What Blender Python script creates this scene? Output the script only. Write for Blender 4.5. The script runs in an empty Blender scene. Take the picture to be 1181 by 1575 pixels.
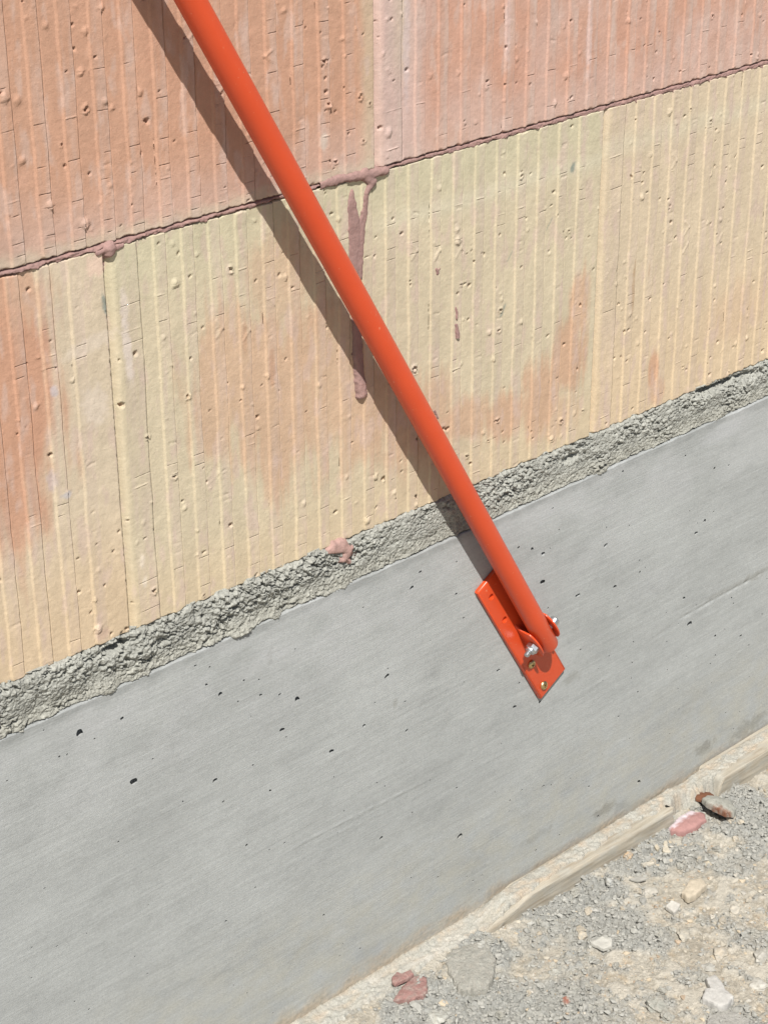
import bpy, bmesh, math, random
import numpy as np
from mathutils import Vector, Matrix

scene = bpy.context.scene
col_main = scene.collection
MM = 0.001

# ------------------------------------------------------------------ camera
cam_d = bpy.data.cameras.new('camera'); cam = bpy.data.objects.new('camera', cam_d)
col_main.objects.link(cam); scene.camera = cam
PITCH, ROLL, YAW = 0.4643877220198962, -0.005367401123687004, 0.8217837034121122
fw = Vector((math.cos(YAW)*math.cos(PITCH), math.sin(YAW)*math.cos(PITCH), -math.sin(PITCH)))
rt = Vector((math.sin(YAW), -math.cos(YAW), 0.0)); up = rt.cross(fw)
r2 = rt*math.cos(ROLL)+up*math.sin(ROLL); u2 = up*math.cos(ROLL)-rt*math.sin(ROLL)
M = Matrix((r2, u2, -fw)).transposed().to_4x4(); M.translation = Vector((0.0, -0.884946, 0.614074))
cam.matrix_world = M
cam_d.sensor_fit = 'VERTICAL'; cam_d.sensor_height = 36.0; cam_d.lens = 69.5171
cam_d.clip_start = 0.01; cam_d.clip_end = 500.0

# ------------------------------------------------------------------ sky and sun
TO_SUN = Vector((-0.3574, -0.4582, 0.8139)).normalized()
world = bpy.data.worlds.new('World'); scene.world = world; world.use_nodes = True
wn = world.node_tree; bg = wn.nodes['Background']
sky = wn.nodes.new('ShaderNodeTexSky'); sky.sky_type = 'NISHITA'; sky.sun_disc = False
sky.sun_elevation = math.asin(TO_SUN.z); sky.sun_rotation = math.atan2(TO_SUN.x, TO_SUN.y)
sky.dust_density = 1.5
wn.links.new(sky.outputs[0], bg.inputs[0]); bg.inputs[1].default_value = 0.05
sun_d = bpy.data.lights.new('sun', 'SUN'); sun_d.energy = 5.0; sun_d.angle = math.radians(0.5)
sun_d.color = (1.0, 0.965, 0.915)
sun = bpy.data.objects.new('sun', sun_d); col_main.objects.link(sun)
sun.rotation_euler = TO_SUN.to_track_quat('Z', 'Y').to_euler(); sun.location = (0, -3, 4)
vs = scene.view_settings
vs.view_transform = 'Standard'; vs.look = 'None'; vs.gamma = 1.0; vs.use_curve_mapping = False
vs.exposure = 0.35

# ------------------------------------------------------------------ numpy noise
def h32(x, y, s):
    x = np.asarray(x).astype(np.int64); y = np.asarray(y).astype(np.int64)
    h = (x*374761393 + y*668265263 + s*974634777) & 0xFFFFFFFF
    h = ((h ^ (h >> 13))*1274126177) & 0xFFFFFFFF
    h = ((h ^ (h >> 16))*2246822519) & 0xFFFFFFFF
    return (h ^ (h >> 15)) & 0xFFFFFFFF
def rnd(x, y, s): return h32(x, y, s)/4294967296.0
def perlin(x, y, s=0):
    xi = np.floor(x); yi = np.floor(y); fx = x-xi; fy = y-yi
    u = fx*fx*fx*(fx*(fx*6-15)+10); v = fy*fy*fy*(fy*(fy*6-15)+10)
    def g(ix, iy, dx, dy):
        a = rnd(ix, iy, s)*2*math.pi
        return np.cos(a)*dx+np.sin(a)*dy
    a = g(xi, yi, fx, fy); b = g(xi+1, yi, fx-1, fy); c = g(xi, yi+1, fx, fy-1); d = g(xi+1, yi+1, fx-1, fy-1)
    return ((a*(1-u)+b*u)*(1-v)+(c*(1-u)+d*u)*v)*1.5
def fbm(x, y, s=0, o=4, gain=0.5):
    t = 0; a = 1.0; n = 0
    for i in range(o):
        t = t+a*perlin(x*2**i+7.3*i, y*2**i-3.1*i, s+i*17); n += a; a *= gain
    return t/n
def ridged(x, y, s=0, o=3):
    t = 0; a = 1.0; n = 0
    for i in range(o):
        t = t+a*(1-2*np.abs(perlin(x*2**i+5.3*i, y*2**i-4.1*i, s+i*17))); n += a; a *= 0.5
    return t/n
def worley(x, y, s=0):
    xi = np.floor(x); yi = np.floor(y); d1 = np.full(np.shape(x), 9.0); d2 = d1.copy(); cid = np.zeros(np.shape(x))
    for i in (-1, 0, 1):
        for j in (-1, 0, 1):
            cx = xi+i; cy = yi+j
            d = np.hypot(cx+rnd(cx, cy, s)-x, cy+rnd(cx, cy, s+5)-y)
            nw = d < d1
            d2 = np.where(nw, d1, np.minimum(d2, d)); cid = np.where(nw, rnd(cx, cy, s+9), cid); d1 = np.where(nw, d, d1)
    return d1, d2, cid
def ss(a, b, x):
    t = np.clip((x-a)/(b-a), 0, 1); return t*t*(3-2*t)
def mix(a, b, t):
    t = np.asarray(t)[..., None]; return np.asarray(a)*(1-t)+np.asarray(b)*t

# ------------------------------------------------------------------ mesh helpers
def mesh_from(name, V, F4=None, polys=None, cols=None, mat=None, parent=None, smooth=True, flat_from=None):
    me = bpy.data.meshes.new(name)
    V = np.asarray(V, dtype=np.float32)
    lt, ls, li = [], [], []
    if F4 is not None and len(F4):
        F4 = np.asarray(F4); lt.append(np.full(len(F4), F4.shape[1])); li.append(F4.ravel())
    if polys:
        lt.append(np.array([len(p) for p in polys])); li.append(np.concatenate([np.asarray(p) for p in polys]))
    lt = np.concatenate(lt).astype(np.int32); li = np.concatenate(li).astype(np.int32)
    ls = np.concatenate([[0], np.cumsum(lt)[:-1]]).astype(np.int32)
    me.vertices.add(len(V)); me.vertices.foreach_set('co', V.ravel())
    me.loops.add(len(li)); me.loops.foreach_set('vertex_index', li)
    me.polygons.add(len(lt)); me.polygons.foreach_set('loop_start', ls); me.polygons.foreach_set('loop_total', lt)
    sm = np.full(len(lt), bool(smooth))
    if flat_from is not None: sm[flat_from:] = False
    me.polygons.foreach_set('use_smooth', sm)
    if cols is not None:
        at = me.attributes.new('Col', 'FLOAT_COLOR', 'POINT')
        c = np.ones((len(V), 4), dtype=np.float32); c[:, :3] = np.clip(cols, 0.005, 1); at.data.foreach_set('color', c.ravel())
    me.update(calc_edges=True); me.validate()
    if mat: me.materials.append(mat)
    o = bpy.data.objects.new(name, me); col_main.objects.link(o)
    if parent: o.parent = parent
    return o
def sheet(name, X, Y, Z, C, mat, parent=None, back=None, axis='y', flip=False, drop=None, extra=None):
    """grid of points (mm) with optional closed body running back to 'back' (mm) along axis"""
    ny, nx = X.shape
    V = np.stack([X, Y, Z], -1).reshape(-1, 3)*MM; cols = C.reshape(-1, 3)
    idx = np.arange(ny*nx).reshape(ny, nx)
    F = np.stack([idx[:-1, :-1], idx[:-1, 1:], idx[1:, 1:], idx[1:, :-1]], -1).reshape(-1, 4)
    if drop is not None: F = F[~drop.ravel()[F].any(axis=1)]
    if extra is not None:
        F = np.concatenate([F, extra[1]+len(V)]); V = np.concatenate([V, extra[0]*MM]); cols = np.concatenate([cols, extra[2]])
    if flip: F = F[:, ::-1]
    nq = len(F); polys = None
    if back is not None:
        ring = np.concatenate([idx[0, :], idx[1:, -1], idx[-1, -2::-1], idx[-2:0:-1, 0]])
        bv = V[ring].copy(); bv[:, 1 if axis == 'y' else 2] = back*MM
        n0 = len(V); V = np.concatenate([V, bv]); cols = np.concatenate([cols, cols[ring]])
        m = len(ring); a = np.arange(m); b = (a+1) % m
        Q = np.stack([ring[b], ring[a], n0+a, n0+b], -1)
        cap = [list((n0+a)[::-1])]
        if flip: Q = Q[:, ::-1]; cap = [c[::-1] for c in cap]
        F = np.concatenate([F, Q]); polys = cap
    return mesh_from(name, V, F, polys, cols, mat, parent, True, nq)
def empty(name, loc=(0, 0, 0)):
    o = bpy.data.objects.new(name, None); col_main.objects.link(o); o.location = loc; o.empty_display_size = 0.05; return o
def tag(o, label=None, cat=None, group=None, kind=None):
    for k, v in (('label', label), ('category', cat), ('group', group), ('kind', kind)):
        if v: o[k] = v
    return o

# ------------------------------------------------------------------ materials
def mat_new(name):
    m = bpy.data.materials.new(name); m.use_nodes = True
    nt = m.node_tree; return m, nt, nt.nodes['Principled BSDF']
def mat_attr(name, rough=0.9, nscale=300.0, namt=0.12, bumps=((900.0, 0.00025, 0.4),), stretch=None, spec=0.3, fine=(1500.0, 0.08)):
    m, nt, b = mat_new(name); N = nt.nodes; L = nt.links
    at = N.new('ShaderNodeAttribute'); at.attribute_name = 'Col'
    tc = N.new('ShaderNodeTexCoord'); vec = tc.outputs['Object']
    if stretch:
        mp = N.new('ShaderNodeMapping'); mp.inputs['Scale'].default_value = stretch; L.new(vec, mp.inputs[0]); svec = mp.outputs[0]
    else: svec = vec
    def mod(colsock, v, scale, amt, detail=4):
        n = N.new('ShaderNodeTexNoise'); n.inputs['Scale'].default_value = scale; n.inputs['Detail'].default_value = detail
        n.inputs['Roughness'].default_value = 0.65
        L.new(v, n.inputs['Vector'])
        mr = N.new('ShaderNodeMapRange'); mr.inputs['From Min'].default_value = 0.25; mr.inputs['From Max'].default_value = 0.75
        mr.inputs['To Min'].default_value = 1-amt; mr.inputs['To Max'].default_value = 1+amt
        L.new(n.outputs[0], mr.inputs[0])
        mm = N.new('ShaderNodeVectorMath'); mm.operation = 'SCALE'
        L.new(colsock, mm.inputs[0]); L.new(mr.outputs[0], mm.inputs['Scale']); return mm.outputs[0]
    c = mod(at.outputs['Color'], svec, nscale, namt)
    c = mod(c, vec, fine[0], fine[1], 2)
    L.new(c, b.inputs['Base Color'])
    b.inputs['Roughness'].default_value = rough; b.inputs['Specular IOR Level'].default_value = spec
    prev = None
    for (sc, dist, st) in bumps:
        n = N.new('ShaderNodeTexNoise'); n.inputs['Scale'].default_value = sc; n.inputs['Detail'].default_value = 4
        n.inputs['Roughness'].default_value = 0.6
        L.new(svec if (stretch and sc < 700) else vec, n.inputs['Vector'])
        bp = N.new('ShaderNodeBump'); bp.inputs['Distance'].default_value = dist; bp.inputs['Strength'].default_value = st
        L.new(n.outputs[0], bp.inputs['Height'])
        if prev: L.new(prev, bp.inputs['Normal'])
        prev = bp.outputs[0]
    L.new(prev, b.inputs['Normal'])
    return m
M_CLAY = mat_attr('fired_clay', 0.85, 160.0, 0.09, ((420.0, 0.0006, 0.5), (1500.0, 0.0003, 0.4)))
M_GLUE = mat_attr('mauve_mortar', 0.9, 200.0, 0.14, ((350.0, 0.0007, 0.6), (1300.0, 0.0004, 0.6)), spec=0.2)
M_BED = mat_attr('grey_mortar', 0.95, 500.0, 0.22, ((700.0, 0.0009, 0.9), (1600.0, 0.0005, 0.8)), fine=(1400.0, 0.22))
M_CONC = mat_attr('cast_concrete', 0.8, 150.0, 0.065, ((260.0, 0.0005, 0.30), (1100.0, 0.0004, 0.6)), stretch=(0.07, 1, 5.0), spec=0.35, fine=(650.0, 0.10))
M_DIRT = mat_attr('dirt', 0.95, 260.0, 0.18, ((450.0, 0.0016, 1.0), (1200.0, 0.0009, 1.0)), fine=(1200.0, 0.15))
M_STONE = mat_attr('stone', 0.9, 250.0, 0.14, ((500.0, 0.0007, 0.7),), fine=(1200.0, 0.10))
M_WOOD = mat_attr('weathered_wood', 0.85, 300.0, 0.22, ((300.0, 0.0008, 0.7),), stretch=(0.08, 1, 1))

def mat_paint():
    m, nt, b = mat_new('orange_enamel'); N = nt.nodes; L = nt.links
    tc = N.new('ShaderNodeTexCoord')
    n = N.new('ShaderNodeTexNoise'); n.inputs['Scale'].default_value = 35.0; n.inputs['Detail'].default_value = 5
    L.new(tc.outputs['Object'], n.inputs['Vector'])
    cr = N.new('ShaderNodeMix'); cr.data_type = 'RGBA'
    cr.inputs[6].default_value = (0.53, 0.056, 0.013, 1); cr.inputs[7].default_value = (0.61, 0.070, 0.017, 1)
    L.new(n.outputs[0], cr.inputs[0])
    # sparse dust specks
    n2 = N.new('ShaderNodeTexNoise'); n2.inputs['Scale'].default_value = 420.0; n2.inputs['Detail'].default_value = 2
    L.new(tc.outputs['Object'], n2.inputs['Vector'])
    mr = N.new('ShaderNodeMapRange'); mr.inputs['From Min'].default_value = 0.70; mr.inputs['From Max'].default_value = 0.78
    mr.inputs['To Max'].default_value = 0.5
    L.new(n2.outputs[0], mr.inputs[0])
    c2 = N.new('ShaderNodeMix'); c2.data_type = 'RGBA'; c2.inputs[7].default_value = (0.62, 0.30, 0.18, 1)
    L.new(mr.outputs[0], c2.inputs[0]); L.new(cr.outputs[2], c2.inputs[6])
    L.new(c2.outputs[2], b.inputs['Base Color'])
    r = N.new('ShaderNodeMapRange'); r.inputs['To Min'].default_value = 0.26; r.inputs['To Max'].default_value = 0.40
    L.new(n.outputs[0], r.inputs[0]); L.new(r.outputs[0], b.inputs['Roughness'])
    b.inputs['Specular IOR Level'].default_value = 0.5
    n3 = N.new('ShaderNodeTexNoise'); n3.inputs['Scale'].default_value = 260.0; n3.inputs['Detail'].default_value = 3
    L.new(tc.outputs['Object'], n3.inputs['Vector'])
    bp = N.new('ShaderNodeBump'); bp.inputs['Distance'].default_value = 0.0002; bp.inputs['Strength'].default_value = 0.25
    L.new(n3.outputs[0], bp.inputs['Height']); L.new(bp.outputs[0], b.inputs['Normal'])
    return m
M_PAINT = mat_paint()
def mat_metal(name, c, rough):
    m, nt, b = mat_new(name); N = nt.nodes; L = nt.links
    b.inputs['Metallic'].default_value = 1.0
    tc = N.new('ShaderNodeTexCoord'); n = N.new('ShaderNodeTexNoise'); n.inputs['Scale'].default_value = 900.0; n.inputs['Detail'].default_value = 3
    L.new(tc.outputs['Object'], n.inputs['Vector'])
    cr = N.new('ShaderNodeMix'); cr.data_type = 'RGBA'
    cr.inputs[6].default_value = tuple(v*0.75 for v in c)+(1,); cr.inputs[7].default_value = c+(1,)
    L.new(n.outputs[0], cr.inputs[0]); L.new(cr.outputs[2], b.inputs['Base Color'])
    r = N.new('ShaderNodeMapRange'); r.inputs['To Min'].default_value = rough-0.08; r.inputs['To Max'].default_value = rough+0.12
    L.new(n.outputs[0], r.inputs[0]); L.new(r.outputs[0], b.inputs['Roughness'])
    return m
M_ZINC = mat_metal('zinc_plated_steel', (0.60, 0.62, 0.64), 0.36)
M_BRASS = mat_metal('yellow_zinc', (0.66, 0.52, 0.27), 0.36)

# ------------------------------------------------------------------ the clay block wall
rng = np.random.default_rng(11)
BL, BP = 424.4, 425.0              # block length and pitch, mm
PER = 20.3                         # rib pitch
wall = tag(empty('block_wall', (0, 0, 0)), 'orange and yellow ribbed clay block wall with thin mauve mortar joints', 'wall', kind='thing')
VX0, VX1 = 498.0, 1268.0           # stretch of wall built finely
ORANGE = np.array((0.445, 0.262, 0.180)); YELLOW = np.array((0.495, 0.428, 0.308)); LILAC = np.array((0.455, 0.360, 0.315))
PALE = np.array((0.49, 0.375, 0.325)); RED = np.array((0.455, 0.225, 0.145)); CREAM = np.array((0.525, 0.485, 0.37))

def axis_pts(a, b, f0, f1, fine, coarse, extra=()):
    f0 = min(max(a, f0), b); f1 = max(min(b, f1), f0)
    p = [np.array([a, b])]
    if f0 > a: p.append(np.linspace(a, f0, max(2, int((f0-a)/coarse)+1)))
    if f1 > f0: p.append(np.linspace(f0, f1, max(2, int((f1-f0)/fine)+1)))
    if b > f1: p.append(np.linspace(f1, b, max(2, int((b-f1)/coarse)+1)))
    e = np.array([v for v in extra if a < v < b])
    base = np.unique(np.round(np.concatenate(p), 4))
    if len(e):   # drop base points too close to the wanted edges
        d = np.min(np.abs(base[:, None]-e[None, :]), axis=1)
        keep = (d > 0.12) | (base == a) | (base == b)
        base = np.unique(np.concatenate([base[keep], e]))
    return base

def stamp(xs, zs, x, z, r):
    i0, i1 = np.searchsorted(xs, [x-r, x+r]); j0, j1 = np.searchsorted(zs, [z-r, z+r])
    return slice(j0, j1), slice(i0, i1)

def make_block(xl, z0, z1, seed, shade, dash_z, bumps=(), strokes=(), stains=(), fine=True, dens=1.0):
    rs = np.random.default_rng(seed)
    xr = xl+BL
    bev = [xl+33+PER*k for k in range(19)]
    ext = []
    for b in bev:
        ext += [b-0.3, b-0.1, b+0.35, b+0.8, b+1.2, b+1.6, b+2.3, b+9.0, b+9.3, b+9.5, b+9.8, b+10.1, b+10.35, b+10.9]
    ext += [xl+0.4, xl+1.2, xl+2.5, xl+4, xl+5.5, xl+7, xl+22.0, xl+22.25, xl+22.5, xl+22.85, xl+23.1, xl+23.6, xr-0.25, xr-0.6, xr-1.2, xr-2.0]
    xs = axis_pts(xl, xr, VX0 if fine else xl, VX1 if fine else xl, 1.1, 5.0, ext if fine else ext[::3])
    vis_top = 402.0 if xl < 500 else (372.0 if xl < 1000 else 310.0)
    zs = axis_pts(z0, z1, z0 if fine else z1, min(z1, vis_top) if fine else z1, 0.80, 6.0, (z0+0.5, z0+1.2, z1-0.5, z1-1.2)+(tuple(z0+d+o for d in dash_z for o in (-0.68, -0.42, -0.16, 0.14, 0.24, 0.6)) if fine else ()))
    X, Z = np.meshgrid(xs, zs)
    # ---- rib profile
    u = (X-xl-33.0); k = np.floor((u+0.5)/PER); k = np.clip(k, -1, 18); p = u-k*PER
    inb = (u > -0.5) & (k >= 0)
    rise = ss(-0.2, 1.35, p); fall = 1-ss(9.3, 9.55, p)
    hr = np.where(inb, rise*fall, 0.0)
    hr = np.where(u <= -0.5, ss(-1, 6.5, X-xl)*(1-ss(22.0, 22.35, X-xl)), hr)
    slit = np.where(inb, ss(9.3, 9.5, p)*(1-ss(10.1, 10.35, p)), ss(22.05, 22.25, X-xl)*(1-ss(22.85, 23.1, X-xl)))
    last = (k >= 18)
    hr = np.where(last & (p > 2.3), 1.0, hr); slit = np.where(last, 0.0, slit)
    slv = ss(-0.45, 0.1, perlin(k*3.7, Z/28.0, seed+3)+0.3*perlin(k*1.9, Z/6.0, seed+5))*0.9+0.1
    rib_h = 0.84+0.25*perlin(k*5.1, Z/60.0, seed+4)
    h = hr*rib_h - slit*(1.9*slv+0.1)
    band = np.where(inb, ss(-0.5, 0.1, p)*(1-ss(1.1, 1.7, p)), 0.0)+np.where(u <= -0.5, 1-ss(4.5, 8.0, X-xl), 0.0)
    raised = np.where(inb, ss(2, 2.6, p)*(1-ss(9.2, 9.6, p)), ss(7, 8, X-xl)*(1-ss(21.6, 22.2, X-xl))*(u <= -0.5))
    # ---- gentle waviness, trowel-like drag marks, fine lumps
    h += 0.55*fbm(X/55, Z/70, seed+10, 3)+0.20*fbm(X/7, Z/9, seed+20, 3)+0.07*perlin(X/2.2, Z/2.6, seed+25)
    h += raised*0.05*np.minimum(0, perlin(X/30, Z/3.0, seed+31))
    # ---- dashed cutter marks across the raised strips, all at the same levels
    kshift = 0.9*(rnd(k, k*0, seed+201)-0.5); ktilt = 0.10*(rnd(k, k*0, seed+202)-0.5)
    for dz in dash_z:
        dens_z = rs.uniform(0.35, 0.95)
        for kk in range(-1, 19):
            if rs.random() > dens_z: continue
            a = xl+8 if kk < 0 else bev[kk]+1.8
            b = xl+22 if kk < 0 else bev[kk]+9.4
            if rs.random() < 0.35: b -= rs.uniform(1, 4.5)
            if rs.random() < 0.2: a += rs.uniform(1, 3.5)
            dep = rs.uniform(0.25, 0.95); zc = z0+dz
            j, i = stamp(xs, zs, (a+b)/2, zc, 8)
            if j.start == j.stop or i.start == i.stop: continue
            xx = X[j, i]; zz = Z[j, i]-zc
            m = ss(a-0.3, a+0.4, xx)*(1-ss(b-0.5, b+0.3, xx))*(0.7+0.3*np.sin(xx*1.3+kk))
            if rs.random() < 0.75: h[j, i] -= m*dep*ss(-0.42, -0.16, zz)*(1-ss(0.14, 0.22, zz))
            else: h[j, i] += m*dep*0.5*ss(-0.42, -0.1, zz)*(1-ss(0.25, 0.6, zz))
            h[j, i] -= m*0.12*dep*ss(-3.0, 0, zz)*(1-ss(0, 0.2, zz))
    # random short nicks
    for _ in range(int(55*dens) if fine else 0):
        kk = rs.integers(0, 19); a = bev[kk]+2.3+rs.uniform(0, 2); b = min(a+rs.uniform(2, 7), bev[kk]+9.4); zc = rs.uniform(z0, z1)
        if not (VX0 < a < VX1): continue
        j, i = stamp(xs, zs, (a+b)/2, zc, 7)
        if j.start == j.stop or i.start == i.stop: continue
        xx = X[j, i]; zz = Z[j, i]-zc-rs.normal(0, 0.12)*(xx-a)
        h[j, i] -= ss(a-0.4, a+0.4, xx)*(1-ss(b-0.4, b+0.4, xx))*rs.uniform(0.2, 0.7)*np.exp(-(zz/0.48)**2)
    # diagonal embossed strokes
    for (x0, za, x1, zb, dep) in strokes:
        cx, cz = (x0+x1)/2, (za+zb)/2; L_ = math.hypot(x1-x0, zb-za)
        j, i = stamp(xs, zs, cx, cz, L_/2+3)
        if j.start == j.stop or i.start == i.stop: continue
        dx, dz_ = (x1-x0)/L_, (zb-za)/L_
        a = (X[j, i]-x0)*dx+(Z[j, i]-za)*dz_; dd = (X[j, i]-x0)*dz_-(Z[j, i]-za)*dx
        m = ss(-0.5, 0.8, a)*(1-ss(L_-0.8, L_+0.5, a))
        h[j, i] += m*dep*np.exp(-(dd/0.8)**2)
    colr = np.zeros(X.shape+(3,))
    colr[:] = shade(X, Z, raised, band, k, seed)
    colr = mix(colr, np.array((0.12, 0.09, 0.07)), slit*slv*0.6)      # shade inside the slits, painted into the clay colour
    # ---- pimples and pinholes
    blist = []
    area = (min(xr, VX1)-max(xl, VX0))*(min(z1, vis_top)-z0)/1e4 if fine else 0
    for _ in range(int(max(0, area)*50*dens)):
        bx = rs.uniform(max(xl, VX0)+2, min(xr, VX1)-2); bz = rs.uniform(z0+2, min(z1, vis_top)-2)
        dn = float(perlin(np.array([bx/34.0]), np.array([bz/48.0]), seed+301)[0])
        if rs.random() > 0.45+1.1*dn: continue
        blist.append((bx, bz, rs.choice(['b', 's', 's', 's', 'r', 'p', 't', 't', 't', 't', 't', 's', 'b', 'p', 't', 's', 't', 's']), float(np.clip(np.exp(rs.normal(-0.12, 0.28)), 0.5, 1.5))))
    blist += [(x, z, t, s) for (x, z, t, s) in bumps if xl < x < xr and z0 < z < z1]
    for (x, z, t, s) in blist:
        R = {'b': 1.9, 's': 1.15, 'r': 1.7, 'p': 1.0, 't': 0.7, 'B': 2.7, 'P': 1.6}[t]*s
        j, i = stamp(xs, zs, x, z, R*1.6)
        if j.start == j.stop or i.start == i.stop: continue
        d = np.hypot(X[j, i]-x, (Z[j, i]-z)*rs.uniform(0.75, 1.0))/R
        d = d*(1+0.35*perlin(X[j, i]/1.7+x, Z[j, i]/1.7, seed+8))
        if t in 'bsB':
            h[j, i] += R*0.55*np.clip(1-d**2.6, 0, 1)*(0.8+0.35*perlin(X[j, i]/1.1, Z[j, i]/1.1, seed+7))
        elif t == 'r':
            h[j, i] += R*0.55*np.exp(-((d-0.75)/0.28)**2)-R*1.7*(1-ss(0.36, 0.6, d))
            colr[j, i] = mix(colr[j, i], RED*0.95, 0.5*(1-ss(0.3, 0.6, d)))
        else:
            h[j, i] -= 3.2*min(s, 1)*(1-ss(0.7, 1.0, d))
            h[j, i] += 0.12*np.exp(-((d-1.2)/0.25)**2)
            colr[j, i] = mix(colr[j, i], RED*0.9, 0.45*(1-ss(0.6, 1.0, d)))
    # ---- stains (mineral smears, scuffs): (x, z, rx, rz, angle, colour, strength)
    for (x, z, rx, rz, ang, c, st) in stains:
        ca, sa = math.cos(ang), math.sin(ang)
        a = ((X-x)*ca+(Z-z)*sa)/rx; b = (-(X-x)*sa+(Z-z)*ca)/rz
        m = 1-ss(0.5, 1.1, np.hypot(a, b)+0.45*fbm(X/3.5, Z/4.5, seed+77, 3))
        colr = mix(colr, np.array(c), m*st)
    # ---- edges
    eL = X-xl; eR = xr-X; eB = Z-z0; eT = z1-Z
    h -= 3.6*(1-ss(0, 5.5, eL))**1.6
    chipR = 0.9+0.9*np.maximum(0, fbm(Z/3.5, Z*0+seed*1.7, seed+40, 3))*2
    h -= 3.0*(1-ss(0, chipR, eR))
    nb = fbm(X/6, Z/6, seed+50, 3)
    chipB = 0.8+2.0*np.maximum(0, nb+0.15)
    h -= 2.2*(1-ss(0, chipB, eB))
    chipT = 0.4+2.6*np.maximum(0, fbm(X/7, Z/7, seed+60, 3)-0.05)
    h -= 2.0*(1-ss(0, chipT, eT))
    # ---- wobble so that no rib is ruler straight
    wob = 0.55*perlin(Z/38, k*2.3+9, seed+70)+0.22*perlin(Z/9, k*3.3, seed+71)
    inner = ss(0, 8, eL)*ss(0, 6, eR)
    Xw = X+wob*inner; Zk = (kshift+ktilt*(X-xl-33-k*PER))*inner*ss(0, 5, eB)*ss(0, 5, eT)
    Zw = Z+ (0.8*perlin(X/9, X*0+3, seed+80)+0.5*perlin(X/3, X*0+8, seed+81))*(1-ss(0, 6, eB)) + (0.6*perlin(X/8, X*0+5, seed+82))*(1-ss(0, 6, eT))
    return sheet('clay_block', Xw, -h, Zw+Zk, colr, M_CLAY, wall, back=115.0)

def blob(X, Z, lst, seed, w=0.5):
    n = fbm(X/22, Z/40, seed, 4)+0.55*(rnd(np.floor((X-XL-33)/10.15), X*0, seed+3)-0.5)+0.5*perlin(X/3.2, Z/45, seed+4)
    m = np.zeros(X.shape)
    for (x, z, rx, rz, s) in lst:
        d = np.hypot((X-x)/rx, (Z-z)/rz)+w*n
        m = np.maximum(m, s*(1-ss(0.55, 1.15, d)))
    return m
def finish(c, X, Z, raised, band, k, seed, om, dust=0.55):
    d = np.clip(0.35+0.9*fbm(X/5+k*3, Z/45, seed+90, 3), 0, 1)*raised*dust
    c = mix(c, LILAC*(0.9+0.2*0.5), d)
    stripv = perlin(k*2.7+0.3, Z/80, seed+92)
    c = c*(1+0.05*stripv*raised)[..., None]
    bc = mix(np.array((0.575, 0.455, 0.275)), np.array((0.52, 0.285, 0.185)), om)
    c = mix(c, bc, band*0.10)
    g = fbm(X/18, Z/60, seed+94, 3)
    c = c*(1+0.10*g)[..., None]
    fl = np.clip(fbm(X/9, Z/30, seed+95, 4)-0.16, 0, 1)*2.2
    return mix(c, PALE, np.clip(fl, 0, 0.45))
def shade_UL(X, Z, r, b, k, s):
    c = mix(ORANGE, RED*1.02, np.clip(0.25*fbm(X/30, Z/60, s+1, 3), 0, 1))
    low = (1-ss(258, 300, Z+14*fbm(X/30, Z/30, s+2, 2)))
    c = mix(c, PALE*np.array((0.97, 0.92, 0.9)), 0.55*low)
    ye = ss(800, 812, X+3*fbm(X/8, Z/20, s+5, 2))
    c = mix(c, YELLOW*0.95, 0.55*ye)
    ye2 = 1-ss(254, 262, Z+6*fbm(X/12, Z/9, s+6, 3))
    c = mix(c, CREAM*0.9, 0.5*ye2)
    return finish(c, X, Z, r, b, k, s, 1-0.6*ye)
def shade_UR(X, Z, r, b, k, s):
    c = mix(ORANGE*np.array((1.03, 1.04, 1.12)), RED*np.array((1.0, 1.05, 1.15)), np.clip(0.15+0.5*fbm(X/40, Z/60, s+1, 3), 0, 0.5))
    lf = 1-ss(838, 872, X+10*fbm(X/20, Z/40, s+2, 3))
    c = mix(c, PALE*np.array((1.03, 1.0, 1.05)), 0.85*lf)
    yl = np.exp(-((X-839)/7)**2)*ss(290, 320, Z)
    c = mix(c, YELLOW, 0.6*yl)
    bot = 1-ss(252, 290, Z+12*fbm(X/25, Z/20, s+4, 2))
    c = mix(c, PALE, 0.45*bot)
    c = mix(c, PALE*np.array((1.02, 0.97, 0.98)), np.clip(0.15+0.9*fbm(X/45, Z/50, s+7, 4), 0, 0.5))
    return finish(c, X, Z, r, b, k, s, np.clip(1-0.5*lf, 0, 1), 0.85)
def shade_LL(X, Z, r, b, k, s):
    m = blob(X, Z, [(522.8,171.9,55.2,102.8,0.95), (531.9,177.0,45.4,76.2,1.0), (546.1,230.9,28.8,22.1,0.7)], s+1, 0.35)
    c = mix(YELLOW*np.array((1.02, 0.99, 1.02)), ORANGE*np.array((1.03, 1.0, 0.98)), m)
    lowm = 1-ss(20, 110, Z)
    c = mix(c, np.array((0.57, 0.41, 0.25)), 0.45*lowm*(1-m))
    return finish(c, X, Z, r, b, k, s, m)
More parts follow.
